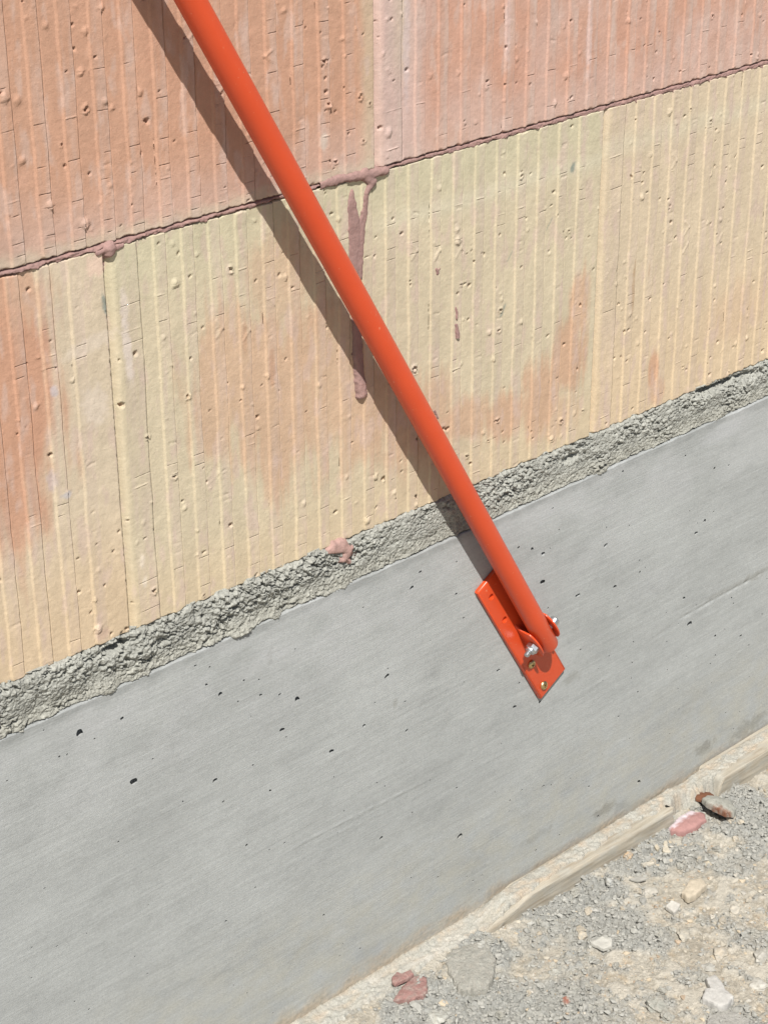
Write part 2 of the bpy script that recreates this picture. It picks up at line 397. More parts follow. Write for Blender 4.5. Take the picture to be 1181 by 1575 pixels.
def shade_LM(X, Z, r, b, k, s):
    m = blob(X, Z, [(692.7,146.1,37.8,55.2,0.62), (733.6,125.4,47.8,74.7,0.66), (771.7,118.7,44.4,67.5,0.55), (805.4,85.7,46.5,51.4,0.6), (853.1,66.3,43.0,38.7,0.55), (736.2,194.1,31.2,37.7,0.4),
        (897.1,55.2,32.2,19.9,0.65), (943.2,43.6,30.5,21.5,0.75), (976.9,48.7,23.7,33.6,0.75), (1004.6,76.3,18.5,38.6,0.8), (1013.9,108.9,12.8,32.9,0.7), (991.7,28.8,28.5,21.1,0.5)], s+1, 0.45)
    lo = (1-ss(10, 60, Z))*0.25
    top = ss(190, 245, Z)
    c = mix(YELLOW, YELLOW*np.array((0.95, 1.0, 0.98)), top)
    bandz = np.exp(-((Z-214-3*perlin(X/40, X*0, s+3))/6.5)**2)*ss(800, 840, X)
    c = mix(c, CREAM*1.02, 0.55*bandz)
    c = mix(c, ORANGE*np.array((1.05, 1.05, 1.0)), m*0.9)
    c = mix(c, np.array((0.56, 0.40, 0.24)), lo*(1-m))
    return finish(c, X, Z, r, b, k, s, m*0.8)
def shade_LR(X, Z, r, b, k, s):
    m = blob(X, Z, [(1103.5,32.7,6.3,16.5,0.85), (1110.5,14.5,9.6,12.3,0.6), (1202.3,54.3,42.7,28.3,0.25)], s+1, 0.3)
    bandz = np.exp(-((Z-219)/8)**2)
    c = mix(YELLOW*np.array((1.03, 0.99, 1.0)), CREAM, 0.45*bandz)
    c = mix(c, ORANGE*np.array((1.05, 1.05, 1.0)), m)
    c = mix(c, np.array((0.58, 0.43, 0.27)), 0.4*(1-ss(30, 140, Z))*(1-m))
    return finish(c, X, Z, r, b, k, s, m*0.7)
def shade_any(X, Z, r, b, k, s):
    m = np.clip(0.5+1.2*fbm(X/160+s, Z/160, s+1, 3)+(0.4 if s % 2 else -0.3), 0, 1)
    c = mix(YELLOW, ORANGE, m)
    return finish(c, X, Z, r, b, k, s, m)

XU = 817.2; XL = 608.6
ZB1 = 251.4
d_top = (6.3, 13.4, 29.0, 37.0, 52.0, 75.5, 98.5, 106.5, 140)
d_low = (11, 31, 95.6, 102.5, 188.4, 195.8, 212)
d_right = (10, 34.5, 120, 168)
def V_(xb, z, s=1): return [(xb+2.6, z+6*s, xb+9, z-1*s, 0.55), (xb+2.6, z-6*s, xb+9, z+1*s, 0.5)]
b_ul = lambda n: XU-BP+33+PER*n
strokes_ul = V_(b_ul(13.0), 325)+V_(b_ul(20.0), 300)+[(b_ul(12)+2.6, 372, b_ul(12)+9.3, 379, 0.7), (b_ul(12)+2.6, 369, b_ul(12)+9.3, 364, -0.5), (b_ul(12)+2.6, 352, b_ul(12)+9.3, 359, 0.5),
   ((727.6, 335.9), (735.7, 340.2), 0.6), ((727.8, 338.9), (735.9, 332.6), 0.5)]
strokes_ul = [s if len(s) == 5 else (s[0][0], s[0][1], s[1][0], s[1][1], s[2]) for s in strokes_ul]
b_lm = lambda n: XL+33+PER*n
strokes_lm = V_(b_lm(2), 180)+V_(b_lm(3), 172)+V_(b_lm(10), 190)+V_(b_lm(11), 186)+V_(b_lm(12), 182)+[(b_lm(11)+2.6, 178, b_lm(11)+9.2, 186, 0.5), (b_lm(4)+2.6, 190, b_lm(4)+9, 183, 0.5)]
b_lr = lambda n: XL+BP+33+PER*n
strokes_lr = V_(b_lr(2), 196)+V_(b_lr(3), 140)+[(b_lr(3)+2.6, 120, b_lr(3)+9, 128, 0.6), (b_lr(5)+2.6, 118, b_lr(5)+9, 127, 0.6)]
GRN = (0.20, 0.23, 0.20)
st_low = [(606.3, 215.2, 2.2, 9.5, 0.14, GRN, 0.85), (1002.5, 213.3, 4.6, 3.0, 0.9, GRN, 0.85), (935.2, 125.6, 6.0, 1.5, 0.9, GRN, 0.7), (941.7, 163.7, 5.5, 0.7, 0.9, GRN, 0.6),
    (981.0, 177.4, 6.0, 0.7, 0.95, GRN, 0.6), (603.0, 240.2, 9, 8, 0.2, (0.60, 0.45, 0.36), 0.85), (594.0, 156.3, 11, 16, 0.2, (0.58, 0.50, 0.42), 0.6), (595.0, 194.4, 22, 6, 0.15, (0.58, 0.50, 0.42), 0.5),
    (587.5, 6.7, 6, 5, 0.2, (0.45, 0.32, 0.25), 0.6), (620.0, 45.7, 2.2, 6, 0, (0.62, 0.54, 0.44), 0.8), (620.9, 31.3, 2.2, 5, 0, (0.62, 0.54, 0.44), 0.8), (619.4, 183.7, 3.5, 26, 0.05, (0.56, 0.49, 0.44), 0.75),
    (619.3, 211.8, 3.5, 14, 0.05, (0.56, 0.49, 0.44), 0.6), (1074.4, 103.3, 2.0, 20, 0.03, (0.36, 0.24, 0.14), 0.55), (1075.2, 120.9, 1.5, 9, 0, (0.36, 0.24, 0.14), 0.55), (1091.8, 116.8, 1.2, 8, 0, (0.36, 0.24, 0.14), 0.4),
    (561.0, 119.2, 4, 8, 0, (0.42, 0.36, 0.38), 0.5), (570.4, 107.6, 4.5, 3, 0, (0.38, 0.38, 0.42), 0.6), (567.2, 174.4, 3, 5, 0, (0.44, 0.42, 0.46), 0.6), (727.9, 142.5, 3, 16, 0, (0.40, 0.21, 0.13), 0.4), (706.6, 167.9, 2.5, 14, 0, (0.42, 0.24, 0.15), 0.35)]
bumps_ul = [(575.8, 281.6, 'B', 1.0), (597.7, 266.2, 'B', 1.25), (639.9, 332.7, 'B', 0.85), (601.3, 350.3, 'b', 1.2), (560.5, 309.2, 'B', 0.85), (560.6, 341.9, 'B', 0.85), (552.4, 345.1, 'B', 1.1), (617.7, 382.5, 'b', 1.2),
    (603.3, 329.4, 'r', 1.2), (620.4, 327.2, 'b', 1.0), (611.2, 356.4, 'p', 1.0), (598.2, 363.1, 'p', 0.9), (598.1, 375.9, 'p', 0.9), (615.6, 331.7, 'B', 0.8), (606.5, 371.4, 'b', 1.2), (581.8, 378.5, 'b', 1.0)]
for _ in range(15): bumps_ul.append((rng.uniform(770, 812), rng.uniform(262, 330), rng.choice(['p', 't', 'r']), rng.uniform(0.8, 1.2)))
bumps_lm = [(889.7, 195.3, 'B', 0.8), (926.5, 91.7, 'B', 0.7), (922.7, 113.6, 'b', 1.2), (954.0, 112.4, 'b', 1.0), (879.3, 54.3, 'p', 1.3), (883.1, 53.1, 'P', 1.0), (1000.1, 82.6, 'p', 1.2), (1015.4, 59.0, 'p', 1.1), (853.3, 11.1, 'p', 1.4),
    (627.2, 22.0, 'r', 1.3), (624.3, 181.1, 'p', 1.4), (666.9, 217.7, 'p', 1.2), (698.2, 214.4, 'r', 1.2), (630.7, 125.4, 'r', 1.1)]
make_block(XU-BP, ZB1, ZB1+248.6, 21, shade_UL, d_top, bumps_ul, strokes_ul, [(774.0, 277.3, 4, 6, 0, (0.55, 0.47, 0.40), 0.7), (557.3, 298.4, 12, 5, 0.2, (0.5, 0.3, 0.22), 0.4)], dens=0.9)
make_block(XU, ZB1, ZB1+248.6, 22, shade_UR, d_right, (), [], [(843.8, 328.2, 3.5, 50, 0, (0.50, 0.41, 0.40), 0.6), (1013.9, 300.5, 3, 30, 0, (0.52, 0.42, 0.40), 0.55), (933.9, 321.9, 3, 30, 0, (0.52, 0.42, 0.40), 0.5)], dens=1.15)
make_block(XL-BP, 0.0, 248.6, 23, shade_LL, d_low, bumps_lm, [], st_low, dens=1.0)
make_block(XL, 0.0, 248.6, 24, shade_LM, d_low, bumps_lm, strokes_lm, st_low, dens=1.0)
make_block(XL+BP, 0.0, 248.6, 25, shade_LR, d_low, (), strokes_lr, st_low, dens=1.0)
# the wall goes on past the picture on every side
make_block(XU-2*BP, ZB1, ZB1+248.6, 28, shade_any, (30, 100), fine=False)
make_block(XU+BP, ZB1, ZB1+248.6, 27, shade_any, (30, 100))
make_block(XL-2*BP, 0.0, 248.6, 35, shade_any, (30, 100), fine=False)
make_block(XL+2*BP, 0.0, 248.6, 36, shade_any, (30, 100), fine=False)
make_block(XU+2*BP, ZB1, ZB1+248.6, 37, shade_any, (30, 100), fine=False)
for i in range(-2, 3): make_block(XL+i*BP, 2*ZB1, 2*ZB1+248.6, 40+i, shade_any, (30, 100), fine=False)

# ------------------------------------------------------------------ thin mauve mortar joint: a skin whose proud parts show past the blocks
GL = np.array((0.265, 0.170, 0.155))
def joint_strip(z, xa, xb, fine, seed):
    xs = axis_pts(xa, xb, VX0 if fine else xa, VX1+20 if fine else xa, 0.6, 6.0); zs = np.linspace(z-11, z+2.7, 30)
    X, Z = np.meshgrid(xs, zs)
    # lower edge of the squeezed-out mortar; runs down into the grooves beside each rib on the right
    n = fbm(X/9, X*0+2, seed, 3)
    zb = z-1.2+2.2*n-0.9*ss(830, 900, X)
    u = np.mod(X-(XL+33), PER); tri = np.clip(1-np.abs(u-0.2)/2.6, 0, 1)+np.clip(1-np.abs(u-PER-0.2)/2.6, 0, 1)
    zb = zb-tri*ss(1000, 1080, X)*4.2*(0.7+0.5*perlin(X/15, X*0, seed+4))
    left = 1-ss(640, 790, X)
    zb = zb-left*(0.3+1.3*np.maximum(0, fbm(X/6, X*0+9, seed+6, 3))*2)
    d = (Z-zb)
    body = ss(-0.5, 0.7, d)
    h = -3.5+body*(3.85+0.6*fbm(X/4, Z/2.5, seed+8, 3)+0.5*fbm(X/1.6, Z/1.4, seed+18, 2)+0.9*fbm(X/26, X*0+6, seed+19, 3)+1.0*left*(0.35+1.3*fbm(X/14, Z/6, seed+9, 3)))
    gap = ss(z+0.7+0.7*perlin(X/8, X*0+1, seed+11), z+1.5, Z)
    h -= gap*2.8
    deep = ss(0.3, 0.5, fbm(X/26, X*0+4, seed+12, 2))*ss(820, 900, X)
    h -= deep*ss(z-0.6, z+0.4, Z)*2.0
    c = mix(GL, GL*np.array((1.25, 1.2, 1.15)), np.clip(0.4+0.8*fbm(X/7, Z/4, seed+14, 3), 0, 1))
    return sheet('mortar_joint', X, -h, Z, c, M_GLUE, wall, back=20.0)
joint_strip(250.0, XL-2*BP, XL+3*BP, True, 61)
joint_strip(250.0+ZB1, XL-2*BP, XL+3*BP, False, 62)

# ------------------------------------------------------------------ mortar drips (polylines of round-ended strokes: x, z, radius, thickness)
def drip(name, strokes, x0, x1, z0, z1, seed, colr, step=0.5, floor=-2.6, warp=1.3, parent=None, mat=None, base=0.9, lift=0.0):
    xs = np.arange(x0, x1, step); zs = np.arange(z0, z1, step); X, Z = np.meshgrid(xs, zs)
    wx = X+warp*fbm(X/6, Z/6, seed, 3); wz = Z+warp*fbm(X/6+9, Z/6, seed+1, 3)
    H = np.full(X.shape, floor)
    for pts in strokes:
        for (a, b) in zip(pts[:-1], pts[1:]):
            dx, dz = b[0]-a[0], b[1]-a[1]; L2 = dx*dx+dz*dz+1e-9
            t = np.clip(((wx-a[0])*dx+(wz-a[1])*dz)/L2, 0, 1)
            d = np.hypot(wx-a[0]-t*dx, wz-a[1]-t*dz); r = a[2]+t*(b[2]-a[2]); th = a[3]+t*(b[3]-a[3])
            q = d/r
            prof = np.where(q < 1, base+th*np.sqrt(np.clip(1-q*q, 0, 1)), base-(q-1)*r*2.2)
            k = 0.5; e = np.clip(0.5+0.5*(prof-H)/k, 0, 1)
            H = np.maximum(floor, H*(1-e)+prof*e+k*e*(1-e)*0.5)
    H = H+0.28*fbm(X/5, Z/9, seed+3, 4)+0.12*fbm(X/1.8, Z/2.4, seed+13, 2)
    c = mix(colr, colr*np.array((1.2, 1.18, 1.15)), np.clip(0.4+0.9*fbm(X/8, Z/14, seed+4, 3), 0, 1))
    # keep only what stands above the floor
    ny, nx = X.shape
    V = np.stack([X, -(H+lift), Z], -1).reshape(-1, 3)*MM
    idx = np.arange(ny*nx).reshape(ny, nx); F = np.stack([idx[:-1, :-1], idx[:-1, 1:], idx[1:, 1:], idx[1:, :-1]], -1).reshape(-1, 4)
    keep = (H.ravel()[F] > floor+0.05).any(axis=1); F = F[keep]
    used = np.unique(F); rem = np.full(ny*nx, -1); rem[used] = np.arange(len(used))
    return mesh_from(name, V[used], rem[F], None, c.reshape(-1, 3)[used], mat or M_GLUE, parent or wall)
drip('mortar_drip', [
    [(767.5, 250.9, 1.8, 0.6), (785.7, 251.2, 2.4, 1.4), (801.9, 250.2, 3.2, 2.2), (825.2, 248.6, 2.6, 2.0)],
    [(807.4, 249.9, 4.2, 2.0), (812.9, 243.7, 3.6, 2.2), (808.4, 237.9, 1.8, 1.3), (807.2, 228.0, 2.2, 0.7), (804.8, 215.8, 2.6, 0.6)],
    [(796.9, 242.1, 0.6, 0.2), (796.2, 232.6, 3.4, 0.4), (798.1, 217.3, 5.4, 0.5), (798.9, 195.6, 5.0, 0.6), (799.1, 173.7, 3.9, 1.0), (799.8, 142.4, 3.6, 1.3), (800.6, 121.8, 3.6, 1.6), (802.1, 103.4, 4.2, 3.4)],
    [(805.4, 217.8, 1.7, 0.7), (802.9, 199.0, 2.6, 0.7), (802.1, 184.0, 2.6, 0.7)]], 770, 832, 86, 262, 71, GL)
drip('mortar_drip', [[(611.8, 248.5, 4.0, 3.4), (611.6, 246.6, 3.6, 3.0)], [(604.1, 247.6, 1.6, 0.9), (621.2, 247.4, 1.4, 0.8)]], 598, 630, 234, 258, 72, GL*1.05, 0.45)
drip('mortar_drip', [[(889.3, 140.5, 0.9, 0.6), (890.1, 132.8, 1.2, 0.8)], [(889.5, 127.3, 0.8, 0.6), (890.9, 121.3, 1.7, 1.2), (891.6, 114.9, 2.2, 2.0)]], 860, 895, 118, 165, 73, GL, 0.4)
drip('mortar_drip', [[(870.0, 172.0, 1.1, 0.7), (871.3, 169.0, 1.4, 0.7)], [(871.2, 169.9, 0.7, 0.5), (873.0, 171.7, 0.8, 0.5)]], 848, 880, 165, 190, 74, GL, 0.4)
drip('mortar_drip', [[(869.1, 70.1, 1.0, 0.6), (872.9, 65.1, 0.9, 0.5)]], 850, 885, 55, 85, 75, GL, 0.4)

# ------------------------------------------------------------------ grey mortar bed under the blocks
BED = np.array((0.318, 0.320, 0.288))
def make_bed():
    xs = axis_pts(XL-2*BP, XL+3*BP, VX0, VX1+10, 0.60, 6.0); zs = np.linspace(2.5, -43.0, 86)[::-1]
    X, Z = np.meshgrid(xs, zs)
    wx = 0.9*fbm(X/4, Z/4, 131, 2); wz = 0.9*fbm(X/4+7, Z/4, 133, 2)
    def B(sz, sd, asp=0.9):
        d1, d2, ci = worley((X+wx)/sz, (Z+wz)/(sz*asp), sd); return np.sqrt(np.clip(1-(d1/0.80)**2, 0, 1)), ci
    b1, c1 = B(4.6, 107); b2, cid = B(2.3, 137); b3, c3 = B(1.3, 139)
    n1 = fbm(X/22, Z/15, 101, 3); n3 = fbm(X/3.2, Z/3.2, 105, 3)
    lumpy = np.clip(0.22+2.0*fbm(X/38, Z/30, 109, 3)+0.55*ss(-24, -10, Z+5*fbm(X/25, X*0+3, 141, 2))+0.25*(1-ss(690, 840, X)), 0.0, 1.15)
    h = -0.3+1.5*n1+lumpy*(1.9*(b1*(0.4+0.8*c1)-0.45)+1.4*(b2*(0.4+0.8*cid)-0.45))+0.85*b3*(0.5+c3)+0.5*n3
    # overhanging lip of lumps along the upper half
    lip = ss(-25, -13, Z+7*fbm(X/16, X*0+6, 113, 3))*np.clip(0.25+1.5*fbm(X/35, X*0+2, 115, 2)+0.4*(1-ss(690, 840, X)), 0, 1)
    h += 2.6*lip
    # crevices
    cr = fbm(X/11, Z/6, 143, 4)
    h -= 4.2*np.exp(-(cr/0.055)**2)*ss(-0.1, 0.15, fbm(X/26, Z/20, 119, 2))*np.clip(lumpy, 0.1, 1)
    h -= 3.4*ss(0.20, 0.36, fbm(X/5, Z/4, 121, 3))*np.clip(lumpy, 0.2, 1)
    # dark gaps left under the blocks
    for (x, w, dp, zt) in ((596.3, 11, 13, -5.0), (625.2, 5, 5, -1.6), (1194.3, 26, 12, -4.0), (1168.0, 12, 7, -2.4), (1014.8, 11, 6, -11.0), (791.9, 7, 5, -14), (630.6, 8, 5, -14), (1226.8, 12, 7, -7)):
        h -= dp*np.exp(-((X-x)/w)**2)*np.exp(-((Z-zt)/2.8)**2)*(0.7+0.8*n3)
    h -= 2.5*ss(-1.2, 1.5, Z)
    # sits a hair behind the base's arris, except where lumps hang over it
    low = 1-ss(-34.5, -29.5+5*np.clip(fbm(X/30, X*0+9, 147, 2)*2.5, -0.8, 1.2), Z)
    flat = 0.75+1.3*(1-ss(780, 900, X))+0.8*b3*(0.5+c3)+0.6*b2*cid+0.6*n3+0.6*n1-1.2*ss(0.2, 0.36, fbm(X/3.5, Z/3, 145, 3))
    h = h*(1-0.75*low)+flat*0.75*low
    hang = ss(0.10, 0.45, fbm(X/38, X*0+1, 123, 3)+0.12*(1-ss(690, 840, X)))
    zb = -33.2-3.2*hang+1.6*fbm(X/9, X*0+5, 125, 3)
    h += hang*2.0*(0.35+0.65*b2)*ss(-0.8, 2.2, Z-zb)*(1-ss(6, 16, Z-zb))
    h = np.where(Z < zb+0.8, h-3.0*(1-ss(-0.6, 0.8, Z-zb)), h)
    tone = np.clip(0.5+0.8*fbm(X/30, Z/20, 127, 3), 0, 1)
    c = mix(BED*0.88, BED*1.12, tone)
    c = mix(c, np.array((0.315, 0.305, 0.255)), 0.4*(1-ss(-30, -18, Z)))
    c = c*(0.86+0.16*cid+0.14*c3)[..., None]
    return sheet('mortar_bed', X, -h, Z, c, M_BED, wall, back=110.0)
make_bed()
drip('mortar_dab', [[(770.6, -1.7, 1.6, 0.5), (775.8, -1.1, 3.6, 1.0), (782.8, -2.7, 4.6, 1.5), (787.5, -7.8, 4.6, 1.6), (785.1, -10.4, 3.6, 1.2)], [(786.8, -12.5, 1.3, 0.5), (787.9, -16.9, 0.7, 0.4)]], 765, 815, -25, 18, 76, np.array((0.345, 0.225, 0.20)), 0.5, floor=-2.0, base=2.6, warp=2.2)

# ------------------------------------------------------------------ cast concrete base
def make_base():
    ZT = -33.6
    xs = axis_pts(XL-2*BP, XL+3*BP, VX0+5, 1300, 1.15, 8.0); zs = axis_pts(-420, ZT, -394, ZT, 1.15, 6.0, (ZT-0.4, ZT-0.9, ZT-1.6))
    PX = [(509.2,-29.4,1.65,1.80), (563.8,-53.4,2.08,1.40), (595.7,-57.0,1.01,1.50), (601.0,-107.0,2.19,1.50), (663.0,-60.7,0.94,1.30), (673.8,-72.2,1.48,1.00), (707.5,-87.6,0.92,1.50), (723.8,-94.1,0.93,1.30), (744.5,-100.9,1.67,1.30), (739.1,-104.3,1.78,1.30), (822.9,-121.3,1.52,1.50), (827.3,-125.4,1.40,1.50), (821.6,-124.6,1.05,1.00), (665.9,-136.5,1.21,1.80), (725.0,-122.7,1.23,1.80), (800.5,-153.0,1.41,1.00), (842.1,-176.0,1.34,1.00), (769.3,-160.3,1.28,1.80), (712.8,-167.1,0.97,1.00), (816.2,-258.6,1.14,1.60), (899.3,-298.2,2.15,1.20), (1056.3,-100.4,1.90,1.00), (1055.3,-96.6,1.01,1.00), (1180.5,-122.2,1.48,1.20), (1170.4,-130.0,1.48,1.50), (1070.1,-142.0,1.31,1.40), (1170.6,-215.5,2.13,1.30), (1116.2,-350.0,1.95,1.20), (984.1,-81.5,1.58,1.40), (956.6,-66.1,1.01,1.30), (971.6,-72.6,1.08,1.50), (984.5,-105.7,1.61,2.00), (1025.8,-133.3,1.40,2.00), (891.5,-80.9,0.99,1.30), (847.2,-58.7,1.24,1.70), (992.3,-131.9,0.94,1.00), (938.1,-164.5,1.13,1.60), (957.4,-205.3,1.43,1.30), (669.1,-255.7,1.07,1.00), (758.6,-298.9,1.01,1.30), (1207.5,-242.3,1.31,1.00), (1244.4,-257.0,1.19,1.30), (1100.0,-140.2,1.06,1.00), (1160.1,-187.1,1.39,1.30), (1074.7,-162.7,0.93,1.30), (985.6,-212.8,0.99,1.20), (1207.3,-80.6,1.06,1.00), (1188.2,-76.8,1.18,1.00), (1106.9,-256.2,1.06,1.00), (1083.4,-270.1,1.06,1.00), (1050.5,-323.6,1.30,1.00)]
    X, Z = np.meshgrid(xs, zs)
    h = 2.0+0.35*fbm(X/120, Z/60, 201, 3)+0.10*fbm(X/26, Z/4.0, 203, 3)+0.05*perlin(X/9, Z/1.6, 205)*ss(-0.1, 0.3, fbm(X/60, Z/40, 207, 2))
    # board seam and scratched ridge
    for (xa, za, xb, zb, amp, w) in ((1155.2,-205.7,1277.0,-203.5,-1.00,1.00), (729.7,-224.4,865.7,-229.2,0.55,0.80), (1040.5,-226.0,1078.4,-224.2,0.50,0.70), (749.1,-231.3,825.5,-237.4,0.35,0.60), (838.8,-238.0,936.1,-242.3,0.20,0.70), (1119.7,-211.4,1155.3,-207.0,-0.35,1.20), (1194.5,-277.2,1286.2,-271.8,0.20,0.80),):
        L_ = math.hypot(xb-xa, zb-za); dx, dz = (xb-xa)/L_, (zb-za)/L_
        a = (X-xa)*dx+(Z-za)*dz; dd = (X-xa)*dz-(Z-za)*dx+0.7*fbm(X/14, X*0+1, 211, 3)
        m = ss(-4, 10, a)*(1-ss(L_-14, L_+4, a))*np.clip(0.55+1.3*fbm(X/10, Z*0, 213, 3), 0, 1.1)
        h += m*amp*np.exp(-(dd/w)**2)
    streak = fbm(X/60, Z/2.2, 215, 5, 0.65)
    tone = fbm(X/110, Z/60, 217, 4)
    cloud = fbm(X/30, Z/22, 219, 4)
    C0 = np.array((0.336, 0.349, 0.342))
    c = C0*(1+0.07*streak+0.10*tone+0.06*cloud+0.06*fbm(X/7, Z/6, 243, 4)+0.14*fbm(X/120, Z/70, 247, 6, 0.62)-0.16*np.clip(fbm(X/60, Z/18, 249, 6, 0.65)-0.08, 0, 1)*1.5+0.05*np.clip(ridged(X/60, Z/7, 251, 4)-0.62, 0, 1)*3)[..., None]
    c = mix(c, np.array((0.395, 0.405, 0.405)), np.clip(ss(-150, -50, Z)*(0.3+1.2*fbm(X/50, Z/30, 253, 5)), 0, 0.7))
    c = mix(c, np.array((0.36, 0.355, 0.31)), np.clip(ss(-240, -340, Z)*(0.35+0.8*fbm(X/20, Z/14, 221, 4)), 0, 0.7))
    # darker band right under the mortar, patchy
    topb = (1-ss(2, 9, ZT-Z+6*fbm(X/18, Z/7, 223, 3)))
    c = mix(c, np.array((0.215, 0.225, 0.22)), np.clip(topb*(0.45+0.9*fbm(X/30, X*0, 225, 3)), 0, 0.6))
    # dirt splash along the foot
    foot = 1-ss(5, 24, Z+386+13*fbm(X/26, Z/12, 227, 4))
    c = mix(c, mix(np.array((0.27, 0.235, 0.18)), np.array((0.40, 0.32, 0.23)), np.clip(0.5+1.4*fbm(X/4, Z/3, 229, 3), 0, 1)), 0.8*foot)
    h += foot*(0.5*fbm(X/3, Z/3, 231, 3)+0.3)
    for (x, z, rx, rz, s_) in ((1205.5,-355.5,15.3,7.2,0.60), (1073.1,-357.4,17.1,6.9,0.55), (1094.3,-363.0,12.2,5.5,0.30), (1268.5,-361.7,34.3,10.3,0.50), (988.3,-341.9,20.6,5.3,0.25), (1023.9,-206.8,12.6,5.6,0.35), (1257.5,-202.0,24.9,4.7,0.40), (1221.4,-201.1,37.2,3.3,0.30), (716.5,-61.5,3.3,5.9,0.20), (830.5,-147.5,2.6,5.0,0.35), (894.7,-323.1,43.4,11.3,0.12), (740.3,-319.9,24.8,11.8,0.12), (924.0,-334.9,22.4,6.4,0.15),):
        d = np.hypot((X-x)/rx, (Z-z)/rz)+0.7*fbm(X/7, Z/6, 233, 3)
        c = mix(c, np.array((0.19, 0.185, 0.16)), s_*(1-ss(0.4, 1.1, d)))
    for (x, z, rx, rz, s_) in ((1195.0,-46.9,34.9,8.4,0.60), (1072.8,-22.5,39.0,5.6,0.50), (986.2,-48.3,17.4,5.5,0.35), (719.3,-60.2,16.8,5.9,0.30), (1115.1,-157.8,50.5,15.5,0.20), (772.2,-322.5,9.0,4.8,0.30),):
        d = np.hypot((X-x)/rx, (Z-z)/rz)+0.5*fbm(X/9, Z/3, 235, 3)
        c = mix(c, np.array((0.40, 0.41, 0.415)), s_*(1-ss(0.4, 1.1, d)))
    rs = np.random.default_rng(5)
    holes = list(PX)
    for _ in range(150):
        holes.append((rs.uniform(VX0, 1320), rs.uniform(-385, -40), rs.choice([0.45, 0.55, 0.6, 0.7, 0.8, 1.0], p=[.3, .25, .2, .12, .09, .04]), rs.uniform(1.0, 1.9)))
    X0 = X.copy(); Z0 = Z.copy(); drop = np.zeros(X.shape, bool); touched = drop.copy(); EV, EF, EC = [], [], []
    holes.sort(key=lambda t: -t[2])
    for (x, z, r, el) in holes:
        j, i = stamp(xs, zs, x, z, r*el*1.6+3.2)
        if j.start == j.stop or i.start == i.stop: continue
        # an air-bubble void: open the sheet, draw the rim onto an ellipse, hang a bulging cup behind it
        dx = X0[j, i]-x; dz = Z0[j, i]-z
        q = np.hypot(dx/(r*el), dz/r); m0 = q < 0.72
        jj, ii = np.unravel_index(np.argmin(q), q.shape)
        if drop[j, i].any() or touched[j, i].any(): continue
        m0[jj, ii] = True
        if m0[0].any() or m0[-1].any() or m0[:, 0].any() or m0[:, -1].any(): continue
        ring = np.zeros_like(m0)
        for a_ in (-1, 0, 1):
            for b_ in (-1, 0, 1): ring |= np.roll(np.roll(m0, a_, 0), b_, 1)
        ring &= ~m0
        cxx, czz = (x, z) if m0.sum() > 1 else (X0[j, i][jj, ii], Z0[j, i][jj, ii])
        th = np.arctan2((Z0[j, i]-czz)/r, (X0[j, i]-cxx)/(r*el))
        wob_ = 1+0.16*np.sin(2*th+x)+0.10*np.sin(3*th+z)
        X[j, i] = np.where(ring, cxx+np.cos(th)*r*el*wob_, X[j, i]); Z[j, i] = np.where(ring, czz+np.sin(th)*r*wob_, Z[j, i])
        drop[j, i] |= m0; touched[j, i] |= ring | m0
        hh = float(h[j, i][jj, ii]); cc = c[j, i][jj, ii]
        bg_ = rs.uniform(1.35, 2.3)
        n0 = len(EV); A = np.linspace(0, 2*math.pi, 15)[:-1]
        for (rr, dd) in ((1.30, 0.10), (bg_*0.9, 0.45), (bg_, 1.6), (bg_*0.75, 2.8), (0.35, 3.3)):
            for t_ in A:
                EV.append((cxx+math.cos(t_)*r*el*rr, -(hh-max(dd*r, 0.12)), czz+math.sin(t_)*r*rr)); EC.append(cc)
        for lv in range(4):
            for t_ in range(14): EF.append((n0+lv*14+t_, n0+lv*14+(t_+1) % 14, n0+(lv+1)*14+(t_+1) % 14, n0+(lv+1)*14+t_))
    eT = ZT-Z
    h -= 1.1*(1-ss(0, 0.7+0.9*np.maximum(0, fbm(X/8, X*0, 237, 3)), eT))
    Zw = Z+(1.0*fbm(X/30, X*0+2, 239, 3)+0.5*perlin(X/7, X*0, 241))*(1-ss(0, 8, eT))
    return tag(sheet('concrete_base', X, -h, Zw, c, M_CONC, None, back=150.0, drop=drop, extra=(np.array(EV), np.array(EF), np.array(EC))), 'smooth grey cast concrete base below the ribbed block wall', 'concrete base', kind='thing')
make_base()

# ------------------------------------------------------------------ wall brace: bracket, bolt and pole
BO = Vector((946.2, -2.0, -100.7)); T = Vector((0.51322, 0, -0.85826)); NV = Vector((0.85826, 0, 0.51322)); HV = Vector((0, -1, 0))
def loc(t, n, h): return (BO+T*t+NV*n+HV*h)*MM
brace = tag(empty('wall_brace', loc(45, 0, 0)), 'glossy orange tube brace bolted to a bracket on grey concrete', 'brace')
def add_mesh(name, verts, faces, mat, parent, smooth_angle=None):
    me = bpy.data.meshes.new(name); me.from_pydata([tuple(v) for v in verts], [], faces); me.materials.append(mat)
    bm = bmesh.new(); bm.from_mesh(me); bmesh.ops.recalc_face_normals(bm, faces=bm.faces[:]); bm.to_mesh(me); bm.free()
    if smooth_angle is not None:
        me.polygons.foreach_set('use_smooth', [True]*len(me.polygons))
        me.set_sharp_from_angle(angle=math.radians(smooth_angle))
    o = bpy.data.objects.new(name, me); col_main.objects.link(o)
    if parent: 
        o.parent = parent; o.matrix_parent_inverse = parent_world(parent).inverted()
    return o
def parent_world(o):
    m = Matrix.Translation(o.location)
    return parent_world(o.parent) @ o.matrix_parent_inverse @ m if o.parent else m
